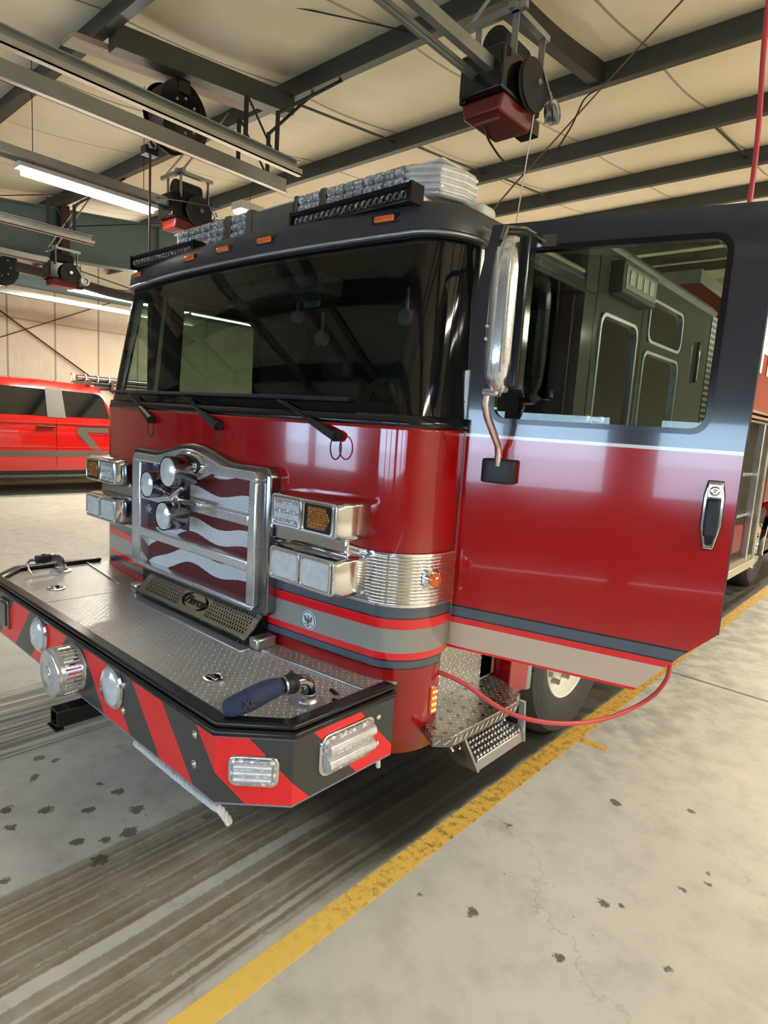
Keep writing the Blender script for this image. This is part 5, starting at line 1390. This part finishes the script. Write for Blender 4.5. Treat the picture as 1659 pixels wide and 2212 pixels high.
MB().tube([(-2.10, 0.74, 3.78), (-2.15, 0.75, 3.64), (-2.16, 0.76, 0.9)], 0.009, 8).build('drop_hose', mat('brown_hose', (0.10, 0.022, 0.02), 0.5), rl)
reel((-9.0, 1.75, 3.80), 0.30, 'black hose reel cut off by the left edge of the picture', (1, 0.3, 0))
# wooden plank under the first purlins
pk_ = tag(MB().prism([(0.10, 4.05), (1.58, 4.205), (1.58, 4.245), (0.10, 4.09)], 'x', -2.10, -1.93).build('wooden_plank', M_WOOD, bevel=0.004), 'long pale wooden plank fixed under the roof beams above the hose reel', 'plank')
# dark pleated exhaust hose sagging far left
MB_ = MB().tube(smooth_path([(-8.6, 1.9, 3.78), (-8.3, 2.4, 3.70), (-8.0, 3.2, 3.56), (-7.8, 3.9, 3.58), (-7.4, 4.8, 3.85), (-7.3, 5.4, 3.98)]), 0.075, 10).cyl((-8.6, 1.9, 3.8), (-8.6, 1.9, zb(1.9) + 0.19), 0.006, seg=5).cyl((-7.4, 4.8, 3.85), (-7.4, 4.8, zb(4.8) + 0.18), 0.006, seg=5)
tag(MB_.build('exhaust_hose', mat('brown_duct', (0.06, 0.048, 0.04), 0.7, var=0.3)), 'thick dark exhaust hose sagging between the left reel and the cab', 'hose')
# wires
def wire(name, pts, r, m_, label, cat, grp=None): return tag(MB().tube(smooth_path(pts, 6), r, 6).build(name, m_), label, cat, grp)
wire('cord', [(1.017, 2.6, 4.442), (0.63, 2.9, 4.42), (0.251, 3.2, 4.398), (0.149, 2.8, 3.942), (-0.01, 2.2, 3.24), (-0.1, 1.9, 2.72)], 0.007, mat('tan_cord', (0.16, 0.075, 0.05), 0.6), 'brown cord running from the right roof beam down behind the cab roof', 'cord')
wire('pull_string', [(0.78, 1.35, 3.36), (0.72, 1.36, 2.8), (0.68, 1.38, 2.72)], 0.0035, M_CREAM, 'thin pale string hanging under the right door opener', 'string')
wire('roof_wire', [(-1.1, 0.97, 4.39), (-0.963, 1.177, 4.40), (-0.62, 1.72, 4.42), (-0.60, 1.86, 4.45)], 0.005, M_BLACK, 'thin black wire along the insulation at the top of the picture', 'wire')
wire('roof_wire', [(-4.4, 0.4, 3.62), (-3.0, 1.0, 3.55), (-2.2, 1.4, 3.42)], 0.005, M_BLACK, 'thin dark wire below the hose reel at upper left', 'wire')
wire('roof_wire', [(-6.8, 1.9, 4.1), (-4.5, 2.3, 3.9), (-3.0, 2.6, 3.8)], 0.007, M_BLACK, 'thin dark rod from the teal beam towards the second door opener', 'wire')
tag(MB().b(-1.06, -0.92, 1.06, 1.15, 4.395, 4.405).build('paper_tag', M_WHITE, smooth=False), 'small white paper tag stuck on the ceiling insulation', 'tag')
